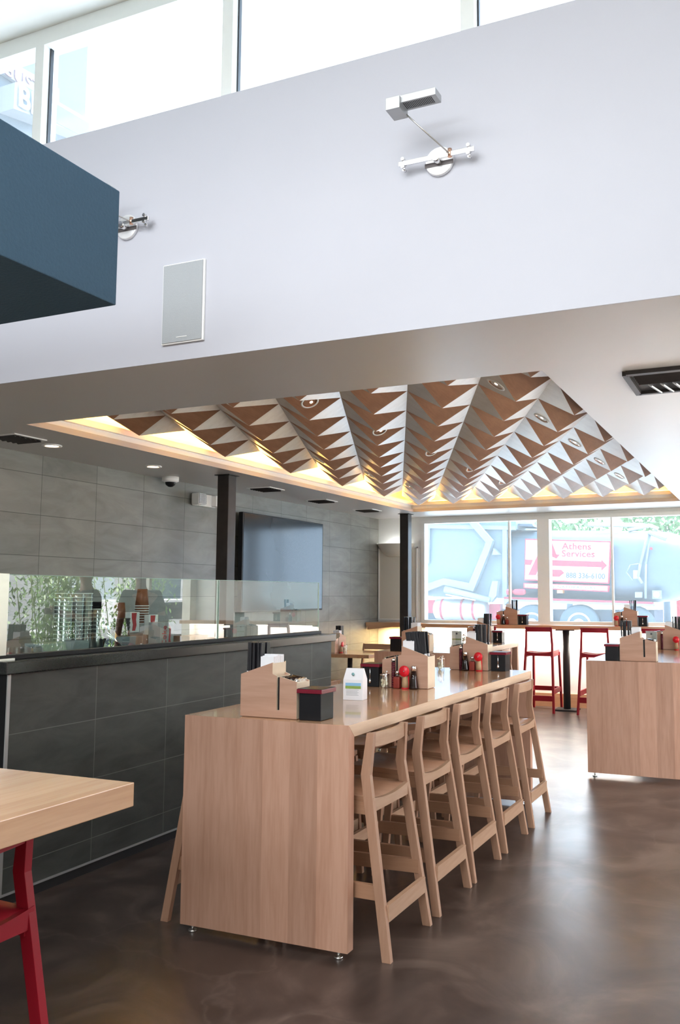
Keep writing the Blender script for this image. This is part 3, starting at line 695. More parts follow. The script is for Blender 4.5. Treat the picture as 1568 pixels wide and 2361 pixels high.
def cset(place,x,y,z,rz,items,box=None,nsl=14,nnap=6,lean=0.0,grip=1,seed=0,spoon=True,shakers=3):
    """place = phrase finishing the label; items = list of (kind, local x, local y, words)"""
    R=Matrix.Rotation(rz,3,'Z'); rr=random.Random(seed)
    def W(lx,ly,lz=0): v=R@Vector((lx,ly,lz)); return (x+v.x,y+v.y,z+v.z)
    put('caddy',mk_caddy,W(0,0),rz,'stepped plywood condiment caddy '+place,'caddy')
    for k in range(nsl):
        c=k%(6 if nsl<10 else 7); r=k//(6 if nsl<10 else 7)
        o=put('sleeve',mk_sleeve,W(-.120+.0112*c if nsl>6 else -.118+.012*c,-.024+.045*r/max(1,(nsl-1)//7),.011),rz+PI/2+rr.uniform(-.08,.08),'black paper chopstick sleeve in the caddy '+place,'chopsticks','chopstick sleeves '+place)
        l=rr.uniform(-.03,.03)+lean
        o.rotation_euler=(rr.uniform(-.05,.05)+.0,0,rz+PI/2+rr.uniform(-.04,.04)) if not lean else (0,0,rz)
        if lean: o.rotation_euler=(rr.uniform(-.04,.04),-lean*(.5+rr.random()*.8),rz)
    for k in range(nnap):
        o=put('napkin',mk_napkin,W(-.016 ,-.036+.0145*k,.112+rr.uniform(0,.012)),rz,'white folded napkin standing in the caddy '+place,'napkin','napkins '+place)
    for k in range(shakers):
        o=put('shaker',mk_shaker,W(.098,-.028+.029*k,.160),rz,'small chrome-capped shaker lying in the caddy '+place,'shaker','small shakers '+place)
        o.rotation_euler=(0,.18,rz)
    if box is not None:
        put('box',mk_box,W(box,.0),rz,'black condiment box with dark red lid '+place.replace('standing ',''),'box')
        if spoon:
            put('spoon',mk_spoon,W(box+.0,.0581,.008),rz,'tiny spoon hanging on the black box '+place,'spoon')
    fns={'soy':(mk_soy,'bottle','dark soy sauce bottle with metal cap '),'chili':(mk_chili,'bottle','square red chili bottle '),'sesame':(mk_sesame,'shaker','sesame shaker with round red lid '),'jar':(mk_jar,'jar','glass jar of garlic with metal lid '),'coil':(mk_coil,'mill','dark ringed red tube ')}
    for k,lx,ly in items:
        fn,cat,pre=fns[k]; put(k,fn,W(lx,ly),rz+PI,pre+place,cat)
T=.9085
F5=lambda xs:[(k,x,.078) for k,x in xs]
cset('on the near end of the long middle table',-2.03,3.25,T,0,[],box=.205,seed=1,spoon=False)
cset('halfway along the long middle table',-1.965,4.56,T,PI,F5([('soy',-.065),('sesame',-.015),('chili',.035),('jar',.115)])+[('coil',.066,.064)],box=.215,seed=2,lean=-.13,nsl=14)
cset('on the far end of the long middle table',-2.02,5.80,T,PI,F5([('sesame',-.085),('chili',-.035),('soy',.015),('jar',.20)])+[('coil',.055,.064)],box=-.215,seed=3)
cset('on the near end of the table behind',-3.14,7.50,T,0,[],box=-.205,seed=4,spoon=False)
cset('on the far end of the table behind',-3.10,9.22,T,PI,F5([('soy',.0),('chili',-.05),('jar',.17)])+[('coil',.055,.064)],box=-.215,seed=5)
cset('on the window counter left of the white mullion',-3.27,10.86,1.0505,PI,F5([('chili',-.01),('soy',.04),('sesame',.105)]),box=-.205,seed=6,nsl=6)
cset('on the window counter right of the white mullion',-1.76,10.86,1.0505,PI,F5([('chili',-.01),('soy',.04),('sesame',.105)]),box=-.205,seed=7,nsl=6)
cset('on the counter end past the street window',-.35,10.86,1.0505,PI,F5([('chili',-.01),('soy',.04),('sesame',.105)]),box=-.205,seed=11,nsl=6)
cset('on the near end of the right-hand table',-1.055,7.08,T,0,[],box=-.205,seed=8,spoon=False)
cset('farther back on the right-hand table',-1.02,8.72,T,PI,[('sesame',-.085,.078),('coil',.05,.064)],box=-.215,seed=9)
cset('on the small wall table',-4.98,9.35,.7405,-PI/2,[('sesame',.03,.078),('jar',-.06,.078)],box=None,seed=10,shakers=0)
# menus and packet
pk=thing('paper_packet','white gabled paper packet with a landscape print on the long middle table','packet',(-1.985,3.93,T),0.0)
MB().prism([(-.062,.0),(.062,.0),(.058,.115),(.03,.155),(-.03,.155),(-.058,.115)],'x',-.0,.0001) if 0 else None
m=MB(); 
for (a,b,h) in ((.052,.034,0),(.052,.034,.10),(.046,.004,.155)):
    m.v+=[(-a,-b,h),(a,-b,h),(a,b,h),(-a,b,h)]
m.face([3,2,1,0]); m.face([8,9,10,11])
for q in (0,4):
    for i in range(4): j=(i+1)%4; m.face([q+i,q+j,q+4+j,q+4+i])
m.build('body','paper',pk,.001)
lb=MB().box(-.040,.042,-.0348,-.0342,.058,.085).build('print_sky',plain('print_blue',(.25,.5,.75),.6),pk)
MB().box(-.040,.042,-.0352,-.0343,.056,.070).build('print_field',plain('print_green',(.25,.38,.08),.6,noise=.4,nscale=60),pk)
for i,z in enumerate((.049,.042,.036,.030,.024)): MB().box(-.036,.03-.006*(i%2),-.0346,-.0341,z,z+.0022).build('text_line',plain('grey_ink',(.4,.42,.45),.7),pk)
MB().lathe((.0,-.026,.128),[(.008,-.008),(.004,-.0085),(.001,-.009)],12,axis='y').build('logo',plain('teal_ink',(.2,.4,.42),.6),pk)
pk.rotation_euler=(0,0,.12)
def menu(label,loc,rz):
    o=thing('menu_stand',label,'menu',loc,rz)
    MB().box(-.05,.05,-.002,.002,.004,.18).build('sheet',plain('menu_paper',(.75,.74,.70),.6),o)
    MB().box(-.054,.054,-.004,-.0025,.0,.185).box(-.054,.054,-.03,.03,0,.003).build('acrylic','clear',o)
    MB().box(-.045,.045,-.0025,-.002,.095,.108).build('print_band',plain('print_green2',(.22,.28,.08),.6),o)
    MB().lathe((0,-.0022,.155),[(.010,0),(.009,-.001)],12,axis='y').build('logo',plain('dark_ink',(.08,.08,.1),.6),o)
    m=MB()
    for k in range(5): m.box(-.03,.03-.01*(k%2),-.0025,-.002,.03+.011*k,.033+.011*k)
    m.build('text_lines',plain('dark_ink2',(.3,.3,.32),.6),o); return o
mn=menu('clear acrylic menu stand on the table behind the middle one',(-2.86,7.80,T),0)
dup(mn,(-1.14,8.45,T),0,'clear acrylic menu stand on the right-hand table')

# ------------------------------------------------------------------ things behind the glass screen
ZK=1.0805
def mk_cup(): return MB().lathe((0,0,0),[(.026,0),(.0355,.10),(.0345,.102),(.0255,.004)],14,cap=False).lathe((0,0,.098),[(.0365,0),(.0375,.0025),(.0365,.005)],14,mi=1,cap=False).build('plastic_cup',['cup_clear','cup_rim'],None)
cup=None
sn=0
for (x,y,n) in ((-3.78,3.80,11),(-3.78,3.885,12),(-3.80,3.975,12),(-3.86,3.84,12),(-3.86,3.93,12),(-3.78,4.06,8)):
    sn+=1
    for k in range(n):
        if cup is None: cup=mk_cup(); c=cup
        else: c=cup.copy(); C.objects.link(c)
        c.location=(x,y,ZK+k*.0235); tag(c,'clear plastic cup nested in a tall stack of cups behind the glass screen','cup','stacked clear cups behind the glass screen')
M['cup_brown']=plain('brown_paper_cup',(.22,.075,.035),.5); M['cup_red']=plain('red_print',(.5,.02,.03),.5)
def mk_pcup():
    o=thing('paper_cup','x','cup'); MB().lathe((0,0,0),[(.045,0),(.032,.115),(.001,.115)],18).build('body','cup_brown',o)
    MB().lathe((0,0,0),[(.0475,0),(.0475,.006)],18).build('rim','paper',o); return o
for k in range(8): put('pcup',mk_pcup,(-3.95,4.64,1.24+k*.0165),0,'brown paper cup upside down in the tall stack behind the glass','cup','tall stack of brown paper cups')
for k in range(5): put('pcup',mk_pcup,(-3.98,4.46,1.20+k*.0165),0,'brown paper cup upside down in the short stack behind the glass','cup','short stack of brown paper cups')
def mk_bcup():
    return MB().lathe((0,0,0),[(.032,0),(.043,.09),(.046,.093),(.046,.099)],18).build('black_cup','black',None)
bc=None
for (x,y,z0,n) in ((-4.0,4.30,ZK,9),(-3.86,4.36,ZK,5)):
    for k in range(n):
        c=mk_bcup() if bc is None else bc.copy()
        if bc is None: bc=c
        else: C.objects.link(c)
        c.location=(x,y,z0+k*.026); tag(c,'black plastic cup nested in a dark stack behind the glass screen','cup','stacked black cups behind the glass screen')
def disp(label,x,y,z):
    o=thing('cup_sleeve_box',label,'box',(x,y,z)); MB().box(-.02,.02,-.045,.045,0,.13).build('carton','paper',o,.002)
    MB().prism([(-.030,.125),(.016,.125),(.010,.08),(.016,.045),(.004,.01),(-.022,.01),(-.016,.05),(-.028,.09)],'x',.0202,.022).build('red_wave','cup_red',o); return o
b0=disp('narrow white carton with a red wave, in front of the short cup stack',-3.88,4.47,1.19)
dup(b0,(-3.87,4.64,1.17),0,'narrow white carton with a red wave, in front of the tall cup stack')
o=thing('dispenser_tray','small metal dispenser under the paper cups behind the glass','tray',(-3.93,4.54,ZK))
MB().box(-.08,.08,-.14,.14,0,.085).build('body','copper',o,.004); MB().box(-.082,.082,-.002,.002,0,.1).build('divider','steel',o)
cb=thing('soft_drink_carton','grey and red soft drink carton standing behind the glass','carton',(-3.80,4.66,ZK))
M['carton_grey']=plain('silver_grey_card',(.42,.42,.44),.4)
MB().box(-.05,.05,-.068,.068,0,.17).build('carton','carton_grey',cb,.003)
MB().prism([(.015,.16),(.035,.13),(.03,.06),(.045,.004),(.01,.004),(.016,.06),(.02,.11)],'x',.0502,.052).build('red_stripe','cup_red',cb)
text('lettering','Coke',.062,'cup_red',cb,(.052,-.010,.012),(PI/2,-PI/2,PI/2),.001)
def bowl(label,x,y):
    o=thing('metal_bowl',label,'bowl',(x,y,ZK+.035)); MB().lathe((0,0,0),[(.03,0),(.07,.03),(.085,.065),(.083,.065),(.066,.032),(.02,.004)],24,cap=False).build('bowl','chrome',o); return o
b=bowl('tilted shiny metal bowl near the clear cup stacks',-3.80,3.98); b.rotation_euler=(0,.9,.6); b.location=(-3.68,4.02,ZK+.07)
def tub(label,x,y,col,sx=.07,sy=.07,h=.10):
    return tag(MB().prism([(-sx,0),(sx,0),(sx*1.15,h),(-sx*1.15,h)],'y',-sy,sy).build('plastic_tub',plain('tub_'+str(len(bpy.data.materials)),col,.35),None,.004,(x,y,ZK)),label,'tub')
tub('blue-grey plastic tub right of the clear cup stacks',-3.70,4.17,(.20,.26,.31),.055,.06,.10)
tub('pale translucent tub left of the cup stacks',-3.70,3.60,(.45,.50,.52),.06,.10,.09)
tub('light grey tub beside the metal bowl',-3.72,3.80,(.40,.46,.50),.05,.07,.09)
o=thing('cup_rack','clear ribbed tray of cups at the left end behind the glass','tray',(-3.62,3.36,ZK))
MB().box(-.06,.06,-.09,.09,0,.012).build('tray','clear',o)
for k in range(6): MB().lathe((-.03+.06*(k%2),-.06+.06*(k//2),.012),[(.024,0),(.028,.07)],14,cap=False).build('cup','clear',o)
for (x,y,l,h) in ((-3.78,4.95,'low brown carton right of the soft drink carton',.07),(-3.75,5.15,'pale flat carton behind the glass screen',.045)):
    tag(MB().box(-.07,.07,-.1,.1,0,h).build('carton','caddy',None,.003,(x,y,ZK)),l,'carton')

# ------------------------------------------------------------------ outside
def out_mat(n,c,r=.5,**k): M[n]=plain(n,c,r,**k)
out_mat('truck_blue',(.095,.14,.165),.45,noise=.05,nscale=1.5); out_mat('truck_arm',(.14,.19,.22),.45); out_mat('truck_dark',(.03,.055,.08),.6); out_mat('truck_red',(.22,.012,.03),.5)
out_mat('tank_steel',(.32,.34,.34),.3,metal=.5); out_mat('tyre',(.05,.08,.10),.8); out_mat('rim_white',(.36,.36,.36),.5); out_mat('sign_white',(.42,.42,.44),.5); out_mat('sign_red',(.30,.012,.03),.5); out_mat('ink_navy',(.02,.05,.11),.5)
out_mat('amber',(.8,.35,.12),.4); out_mat('asphalt',(.50,.49,.47),.8,noise=.1,nscale=3); out_mat('leaf',(.08,.17,.05),.6,noise=.4,nscale=2); out_mat('building',(.45,.52,.58),.8)
struct('ground',MB().box(-60,60,YW+.15,80,-.15,-.05).box(XR+.2,40,-40,YW+.15,-.15,-.05).box(-60,XT-.2,-40,YW+.15,-.15,-.05).box(-60,60,-60,-40,-.15,-.05).box(-60,60,-40,YB-.2,-.15,-.05),'asphalt')
YTR=21.5
def q1(x,y): v=atY(950+x/5.058,1180+y/5.058,YTR); return (v.x,v.z)
def q2(x,y): v=atY(1240+x/4.78,1180+y/4.78,YTR); return (v.x,v.z)
tr=thing('garbage_truck','pale blue-grey garbage truck with a red and white sign, parked in the street','truck',(-5.5,YTR,.2))
def TL(mb,name,mat,parent=None,bevel=0):   # truck parts are authored in world metres, shifted to the truck's base
    mb.v=[(x+5.5,y-YTR,z-.2) for x,y,z in mb.v]; return mb.build(name,mat,parent or tr,bevel)
TL(MB().prism([q1(0,120),q1(60,150),q1(150,130),q1(340,90),q1(560,70),q1(1200,75),q1(1210,200),q1(1110,230),q1(1110,1010),q1(250,990),q1(90,965),q1(60,500),q1(40,420)],'y',YTR+.05,YTR+2.3),'hopper','truck_blue')
TL(MB().bar((q1(190,172)[0],YTR,q1(190,172)[1]),(q1(1210,190)[0],YTR,q1(1210,190)[1]),.1,.10).bar((q1(200,170)[0],YTR,q1(200,170)[1]),(q1(190,600)[0],YTR,q1(190,600)[1]),.08,.08,up=(1,0,0)).bar((q1(1085,200)[0],YTR,q1(1085,200)[1]),(q1(1085,1000)[0],YTR,q1(1085,1000)[1]),.08,.12,up=(1,0,0)),'hopper_frame','truck_arm')
# rounded hull: superellipse section swept along the truck, following the camber of the road
a0=atY(1165,1217,YTR); a1=atY(1500,1219,YTR); b0_=atY(1165,1383,YTR); b1_=atY(1500,1390,YTR)
m=MB(); n=18; secs=[(0,1.0),(1,1.0),(1.10,.97),(1.17,.88),(1.205,.68),(1.215,.3)]
for s,k in secs:
    x=a0.x+(a1.x-a0.x)*s; zt=a0.z+(a1.z-a0.z)*s; zb=b0_.z+(b1_.z-b0_.z)*s; zc=(zt+zb)/2; hz=(zt-zb)/2*k; hy=1.15*(k*.3+.7)
    for i in range(n):
        t=2*PI*i/n; c_,s_=math.cos(t),math.sin(t); e=.62
        m.v.append((x,YTR+.02+1.15+hy*math.copysign(abs(c_)**e,c_),zc+hz*math.copysign(abs(s_)**e,s_)))
for a in range(len(secs)-1):
    for i in range(n): j=(i+1)%n; m.face([a*n+i,a*n+j,(a+1)*n+j,(a+1)*n+i],0,True)
m.face(list(range(n))[::-1]); m.face([len(m.v)-n+i for i in range(n)])
out_mat('truck_hull',(.065,.10,.125),.4); TL(m,'hull','truck_hull')
arm=TL(MB().ribbon([q1(105,920),q1(400,815),q1(720,880),q1(900,440),q1(930,350),q1(700,90)],'y',YTR-.22,YTR-.02,[.20,.17,.19,.17,.17,.16]),'lift_arm','truck_arm')
TL(MB().prism([q1(980,430),q1(1050,500),q1(960,505)],'y',YTR-.2,YTR-.02).prism([q1(975,810),q1(1042,810),q1(1022,980),q1(965,1055),q1(935,985)],'y',YTR-.3,YTR-.1),'arm_bracket','truck_arm')
g=q1(430,905); h=q1(955,1030); TL(MB().tube((g[0],YTR-.3,g[1]),(h[0],YTR-.3,h[1]),.09,.07),'hydraulic_cylinder','truck_arm')
g=q1(450,965); h=q1(790,1030); TL(MB().tube((g[0],YTR-.35,g[1]),(h[0],YTR-.35,h[1]),.02),'hydraulic_pipe','sign_white')
g=q1(113,918); TL(MB().tube((g[0],YTR-.23,g[1]),(g[0],YTR-.25,g[1]),.05),'arm_pin','truck_dark')
tk=TL(MB().lathe((0,YTR-.05,1.06),[(.16,-8.48),(.26,-8.42),(.27,-8.3),(.27,-7.2),(.255,-7.05),(.15,-7.0)],28,axis='x'),'gas_tank','tank_steel')
for x in (-8.22,-7.66,-7.34): 
    mm=MB().lathe((x,YTR-.05,1.06),[(.274,-.03),(.274,.03)],28,axis='x',cap=False); mm.v=[(a+5.5,b-YTR,c-.2) for a,b,c in mm.v]; mm.build('tank_strap','truck_red',tk)
TL(MB().box(-9.0,-2.85,YTR+.25,YTR+2.0,.62,1.05),'chassis','truck_dark')
TL(MB().box(-9.05,-8.5,YTR-.02,YTR+.3,.95,1.3).box(-7.0,-6.7,YTR+.05,YTR+.3,.8,1.2),'chassis_bracket','truck_red')
p_=[q1(1090,990),q1(1480,985)]; 
TL(MB().prism([atY(1165,1376,YTR).xz,atY(1505,1388,YTR).xz,atY(1505,1393,YTR).xz,atY(1165,1381,YTR).xz],'y',YTR-.12,YTR+.2),'skirt_stripe','truck_red')
TL(MB().prism([atY(1165,1381,YTR).xz,atY(1507,1393,YTR).xz,atY(1507,1399,YTR).xz,atY(1175,1387,YTR).xz,atY(1165,1396,YTR).xz],'y',YTR-.14,YTR+.2),'fender','truck_arm')
def wheel(px,py):
    v=atY(px,py,YTR); w_=TL(MB().lathe((v.x,YTR,v.z),[(.30,-.06),(.46,-.06),(.50,-.02),(.50,.22),(.3,.25)],36,axis='y'),'wheel','tyre')
    def sub(mb,n,m_): mb.v=[(x+5.5,y-YTR,z-.2) for x,y,z in mb.v]; return mb.build(n,m_,w_)
    sub(MB().lathe((v.x,YTR-.06,v.z),[(.30,0),(.29,-.02),(.25,-.01),(.24,.04),(.001,.04)],32,axis='y',cap=False),'rim','rim_white')
    sub(MB().lathe((v.x,YTR-.03,v.z),[(.17,0),(.14,-.04),(.11,-.05),(.001,-.05)],24,axis='y',cap=False),'hub_disc','rim_white')
    sub(MB().lathe((v.x,YTR-.08,v.z),[(.10,0),(.08,-.06),(.001,-.07)],18,axis='y',cap=False),'hub_cap','truck_red')
    mm=MB()
    for k in range(10): t=2*PI*k/10; mm.ball((v.x+.205*math.cos(t),YTR-.03,v.z+.205*math.sin(t)),.018,seg=6)
    sub(mm,'wheel_nuts','truck_dark')
wheel(1228,1439); wheel(1336,1440); wheel(1462,1444)
# sign on the side
sgY=YTR-.16
P_=lambda px,py: atY(px,py,sgY).xz
def TS(mb,name,mat,parent): mb.v=[(x+5.5,y-YTR,z-.2) for x,y,z in mb.v]; return mb.build(name,mat,parent)
sg=TL(MB().prism([P_(1211,1242),P_(1408,1248),P_(1403,1346),P_(1209,1338)],'y',sgY,sgY+.16),'side_sign','sign_red')
TS(MB().prism([P_(1213,1245),P_(1406,1251),P_(1401,1343),P_(1211,1335)],'y',sgY-.005,sgY),'sign_face','sign_white',sg)
lg=MB()
lg.prism([P_(1212,1290),P_(1229,1291),P_(1224,1303),P_(1211,1302)],'y',sgY-.012,sgY-.005)
lg.prism([P_(1218,1326),P_(1236,1326),P_(1262,1262),P_(1256,1246)],'y',sgY-.013,sgY-.006)
lg.prism([P_(1256,1246),P_(1272,1248),P_(1283,1278),P_(1291,1279),P_(1283,1288),P_(1266,1280)],'y',sgY-.014,sgY-.006)
lg.prism([P_(1258,1291),P_(1387,1295),P_(1387,1290),P_(1400,1304),P_(1387,1316),P_(1387,1308),P_(1258,1304)],'y',sgY-.012,sgY-.005)
lg.prism([P_(1244,1312),P_(1295,1314),P_(1301,1321),P_(1290,1330),P_(1238,1328)],'y',sgY-.012,sgY-.005)
TS(lg,'arrow_logo','sign_red',sg)
def tt(body,px0,py0,size,mat,shear=0,sp=1,sx=1,b=0):
    v=atY(px0,py0,sgY); o=text('lettering',body,size,mat,sg,(v.x+5.5,sgY-.01-YTR,v.z-.2),(PI/2,math.radians(2.2),0),.003,sx=sx,spacing=sp,bold=b)
tt('Athens',1296,1266,.225,'sign_red',sx=1.1,sp=1.04,b=.004); tt('Services',1295,1283,.225,'sign_red',sx=1.08,sp=1.04,b=.004); tt('888 336-6100',1305,1332,.185,'ink_navy',sx=.92,sp=1.02,b=.003)
ng=TL(MB().prism([P_(1207,1344),P_(1404,1350),P_(1402,1365),P_(1207,1356)],'y',sgY,sgY+.16),'lower_sign','sign_red')
TS(MB().prism([P_(1210,1346),P_(1401,1352),P_(1400,1362),P_(1210,1354)],'y',sgY-.005,sgY),'sign_face','sign_white',ng)
v=atY(1215,1353.2,sgY); text('lettering','powered by NATURAL GAS',.085,'ink_navy',ng,(v.x+5.5,sgY-.01-YTR,v.z-.2),(PI/2,math.radians(2.0),0),.002,sx=1.45,spacing=1.22)
fe=TL(MB().lathe((0,YTR-.3,atY(1200,1365,YTR).z),[(.03,-6.26),(.075,-6.2),(.08,-6.1),(.08,-5.98),(.05,-5.92)],16,axis='x').lathe((0,YTR-.3,atY(1200,1365,YTR).z),[(.04,-6.42),(.075,-6.4),(.075,-6.28)],16,axis='x'),'extinguisher','truck_red')
g=atY(1514,1371,YTR-.1); TL(MB().box(g.x-.1,g.x+.1,YTR-.1,YTR+.1,g.z-.1,g.z+.1),'lamp_housing','truck_arm'); TL(MB().tube((g.x,YTR-.1,g.z),(g.x,YTR-.13,g.z),.07,seg=20),'amber_lamp','amber')
g=atY(1291,1364,YTR-.1); TL(MB().box(g.x-.07,g.x+.07,YTR-.1,YTR+.1,g.z-.04,g.z+.04),'marker_lamp','amber')
g=atY(1502,1265,YTR); TL(MB().tube((g.x,YTR-.02,g.z),(g.x,YTR-.06,g.z),.035),'marker_lamp','truck_red')
A_=lambda px,py,d=.1: (atY(px,py,YTR).x,YTR-d,atY(px,py,YTR).z)
TL(MB().path([A_(1496,1229),A_(1478,1300),A_(1473,1330),A_(1482,1345)],.035).path([A_(1500,1230,.05),A_(1490,1300,.05),A_(1489,1380,.05)],.03).path([A_(1496,1228),A_(1538,1244)],.05).path([A_(1475,1300),A_(1455,1303),A_(1446,1320),A_(1460,1338)],.012),'hydraulic_hoses','truck_arm')
TL(MB().prism([A_(1466,1365)[::2],A_(1482,1365)[::2],A_(1482,1378)[::2],A_(1466,1378)[::2]],'y',YTR-.12,YTR),'junction_box','truck_arm')
TL(MB().prism([A_(1461,1315)[::2],A_(1472,1315)[::2],A_(1472,1334)[::2],A_(1461,1334)[::2]],'y',YTR-.06,YTR-.03),'warning_label','sign_white')
TL(MB().prism([A_(971,1325)[::2],A_(980,1325)[::2],A_(980,1338)[::2],A_(971,1338)[::2]],'y',YTR+.02,YTR+.06),'warning_label','sign_white')
TL(MB().path([A_(1345,1205,-.6),A_(1475,1207,-.6)],.06).path([A_(1440,1219,-.6),A_(1490,1207,-.6),A_(1510,1216,-.6)],.05),'roof_pipe','rim_white')
TL(MB().prism([A_(1190,1206)[::2],A_(1222,1207)[::2],A_(1226,1213)[::2],A_(1190,1212)[::2]],'y',YTR+.2,YTR+1.0),'roof_hatch','truck_dark')
# red vehicle behind it at the right
rv=thing('red_car','red vehicle partly showing behind the right end of the truck','car',(-.9,27.0,-.05))
def rbody():
    m=MB().prism([(-1.9,.35),(-1.9,1.35),(-1.6,2.1),(2.2,2.15),(2.3,.35)],'y',-.9,.9); return m
rbody().build('body','red',rv,.08); MB().prism([(-1.5,1.3),(-1.35,1.95),(1.9,1.98),(1.95,1.3)],'y',-.93,-.88).build('window','black',rv)
for x in (-1.2,1.5): MB().lathe((x,-.85,.36),[(.2,-.08),(.36,-.08),(.36,.15)],28,axis='y').build('wheel','tyre',rv)
# hedge / trees behind the truck
def leafblob(name,label,cat,c,rx,ry,rz_,n,sz,mat='leaf',seed=1,parent=None,group=None):
    rr=random.Random(seed); m=MB()
    for k in range(n):
        while True:
            p=Vector((rr.uniform(-1,1),rr.uniform(-1,1),rr.uniform(-1,1)))
            if .35<p.length<1: break
        p=Vector((p.x*rx,p.y*ry,p.z*rz_))
        a=Vector((rr.uniform(-1,1),rr.uniform(-1,1),rr.uniform(-1,1))).normalized()*sz*rr.uniform(.6,1.3); b=a.cross(Vector((rr.uniform(-1,1),rr.uniform(-1,1),rr.uniform(-1,1)))).normalized()*sz*.45
        i=len(m.v); m.v+=[tuple(p-a),tuple(p+b),tuple(p+a),tuple(p-b)]; m.face([i,i+1,i+2,i+3])
    return m
tree_specs=[(-4.4,37.6,4.2,2.0,1),(-1.0,34,4.2,2.1,2),(2.9,36,4.0,2.0,3),(-8.6,38,3.9,1.9,4)]
words=['leafy green tree behind the truck, just right of the white mullion','leafy green tree over the rear of the truck','leafy green tree at the right edge behind the red vehicle','pale tree behind the left part of the truck']
for (x,y,z,r,s),l in zip(tree_specs,words):
    t=thing('leafy_tree',l,'tree',(x,y,-.05)); f=leafblob('','','',None,r,1.6,r*.95,1500,.17,seed=s); f.build('crown','leaf',t,loc=(0,0,z-.1))
    MB().tube((0,0,0),(0,0,z),.16,.1).build('trunk','truck_dark',t)
# awning lamp just outside the window
al=thing('outdoor_lamp','pale lamp box hanging outside above the truck, right of the white mullion','lamp',(-2.74,12.2,2.5))
MB().prism([(-.145,.065),(.145,.065),(.085,-.03),(-.085,-.03)],'y',-.12,.12).build('housing','cream',al,.004)
MB().box(-.07,.07,-.09,.09,-.036,-.03).build('lens','led',al)
MB().box(-.02,.02,-.02,.02,.065,.6).build('stem','cream',al)
struct('canopy',MB().box(-6,3,YW+.2,13.2,3.05,3.15),'cream')
# building with signs seen through the clerestory
out_mat('sign_pale',(.20,.20,.205),.6); out_mat('blue_wall',(.065,.085,.098),.8,noise=.25,nscale=1.2); out_mat('sign_blue',(.045,.085,.14),.5); out_mat('pink',(.16,.085,.105),.6)
bd=thing('neighbour_building','bluish building with lettered signs seen through the left clerestory window','building',(-9.3,7,0))
MB().box(-3,.22,-3,2.13,0,10.6).build('wall','blue_wall',bd)
MB().prism([(-3,8.2),(1.3,8.2),(2.5,8.0),(2.5,7.6),(-3,7.6)],'x',-.5,.35).build('ledge','cream',bd) if 0 else None
def sgn(name,pts,x0,x1,mat,parent): 
    P=[(atX(a,b,-9.0).y-7,atX(a,b,-9.0).z) for a,b in pts]; return MB().prism(P,'x',x0,x1).build(name,mat,parent)
s1=sgn('banner',[(-60,93),(137,205),(136,252),(-60,125)],.24,.3,'sign_pale',bd)
s2=sgn('box_sign',[(8,198),(28,196),(190,288),(200,330),(5,258)],.24,.5,'sign_pale',bd)
s3=sgn('sign_face',[(31,206),(180,292),(180,330),(28,252)],.505,.51,'sign_blue',s2)
def ytext(body,px,py,size,mat,par,x,sx=1,bold=0):
    v=atX(px,py,-9.3+x); text('lettering',body,size,mat,par,(x,v.y-7,v.z),(PI/2,0,PI/2),.01,sx=sx,bold=bold)
# read from the street on the building's east face, text runs away from the camera
ytext("GUST '2",2,164,.27,'pink',bd,.31,sx=.98); ytext('BEG',40,240,.42,'sign_pale',bd,.52,sx=.85,bold=.012)

# ------------------------------------------------------------------ street on the right, seen in the glass screen
def bamboo(label,x,y,h,n,seed):
    o=thing('bamboo',label,'bamboo',(x,y,-.05),0,'bamboo clumps outside the right-hand windows'); rr=random.Random(seed)
    m=MB(); lv=MB()
    for k in range(n):
        a=Vector((rr.uniform(-.35,.35),rr.uniform(-.35,.35),0)); b=a+Vector((rr.uniform(-.3,.3),rr.uniform(-.3,.3),h*rr.uniform(.8,1)))
        m.tube(a,b,.010,.005,seg=6)
        for q in range(170):
            t=rr.uniform(.18,1); p=a.lerp(b,t)+Vector((rr.gauss(0,.13),rr.gauss(0,.13),0))
            d=Vector((rr.uniform(-1,1),rr.uniform(-1,1),rr.uniform(-.9,.2))).normalized()*rr.uniform(.07,.15); sd_=d.cross(Vector((0,0,1))).normalized()*.018
            i=len(lv.v); lv.v+=[tuple(p),tuple(p+d*.4+sd_),tuple(p+d),tuple(p+d*.4-sd_)]; lv.face([i,i+1,i+2,i+3])
    m.build('culms','culm',o); lv.build('leaves','bamboo_leaf',o)
out_mat('culm',(.25,.32,.10),.5); out_mat('bamboo_leaf',(.16,.30,.07),.5,noise=.35,nscale=5)
for i,(x,y,h) in enumerate(((2.3,7.3,2.7),(2.9,8.2,2.5),(2.3,9.2,2.2),(3.2,10.1,2.4),(2.9,11.4,2.3))):
    bamboo('green bamboo clump outside the right-hand windows, %s along the row'%['first','second','third','fourth','fifth'][i],x,y,h,13,20+i)
bw=thing('white_building','white street building outside on the right, seen reflected in the glass screen','building',(9.5,17,-.05))
MB().box(-1,6,-6,8,0,3.6).build('wall','sign_white',bw); MB().box(-1.03,-1,-2,0,0,2.3).build('door','building',bw); MB().box(-1.04,-1,1.2,2.6,1.2,2.3).build('window','truck_dark',bw)
rw=thing('red_building','dark red building outside, seen faintly in the glass screen','building',(11,9.5,-.05))
MB().box(-1,4,-4,1.2,0,5).build('wall',plain('dark_red_render',(.25,.03,.03),.7),rw)
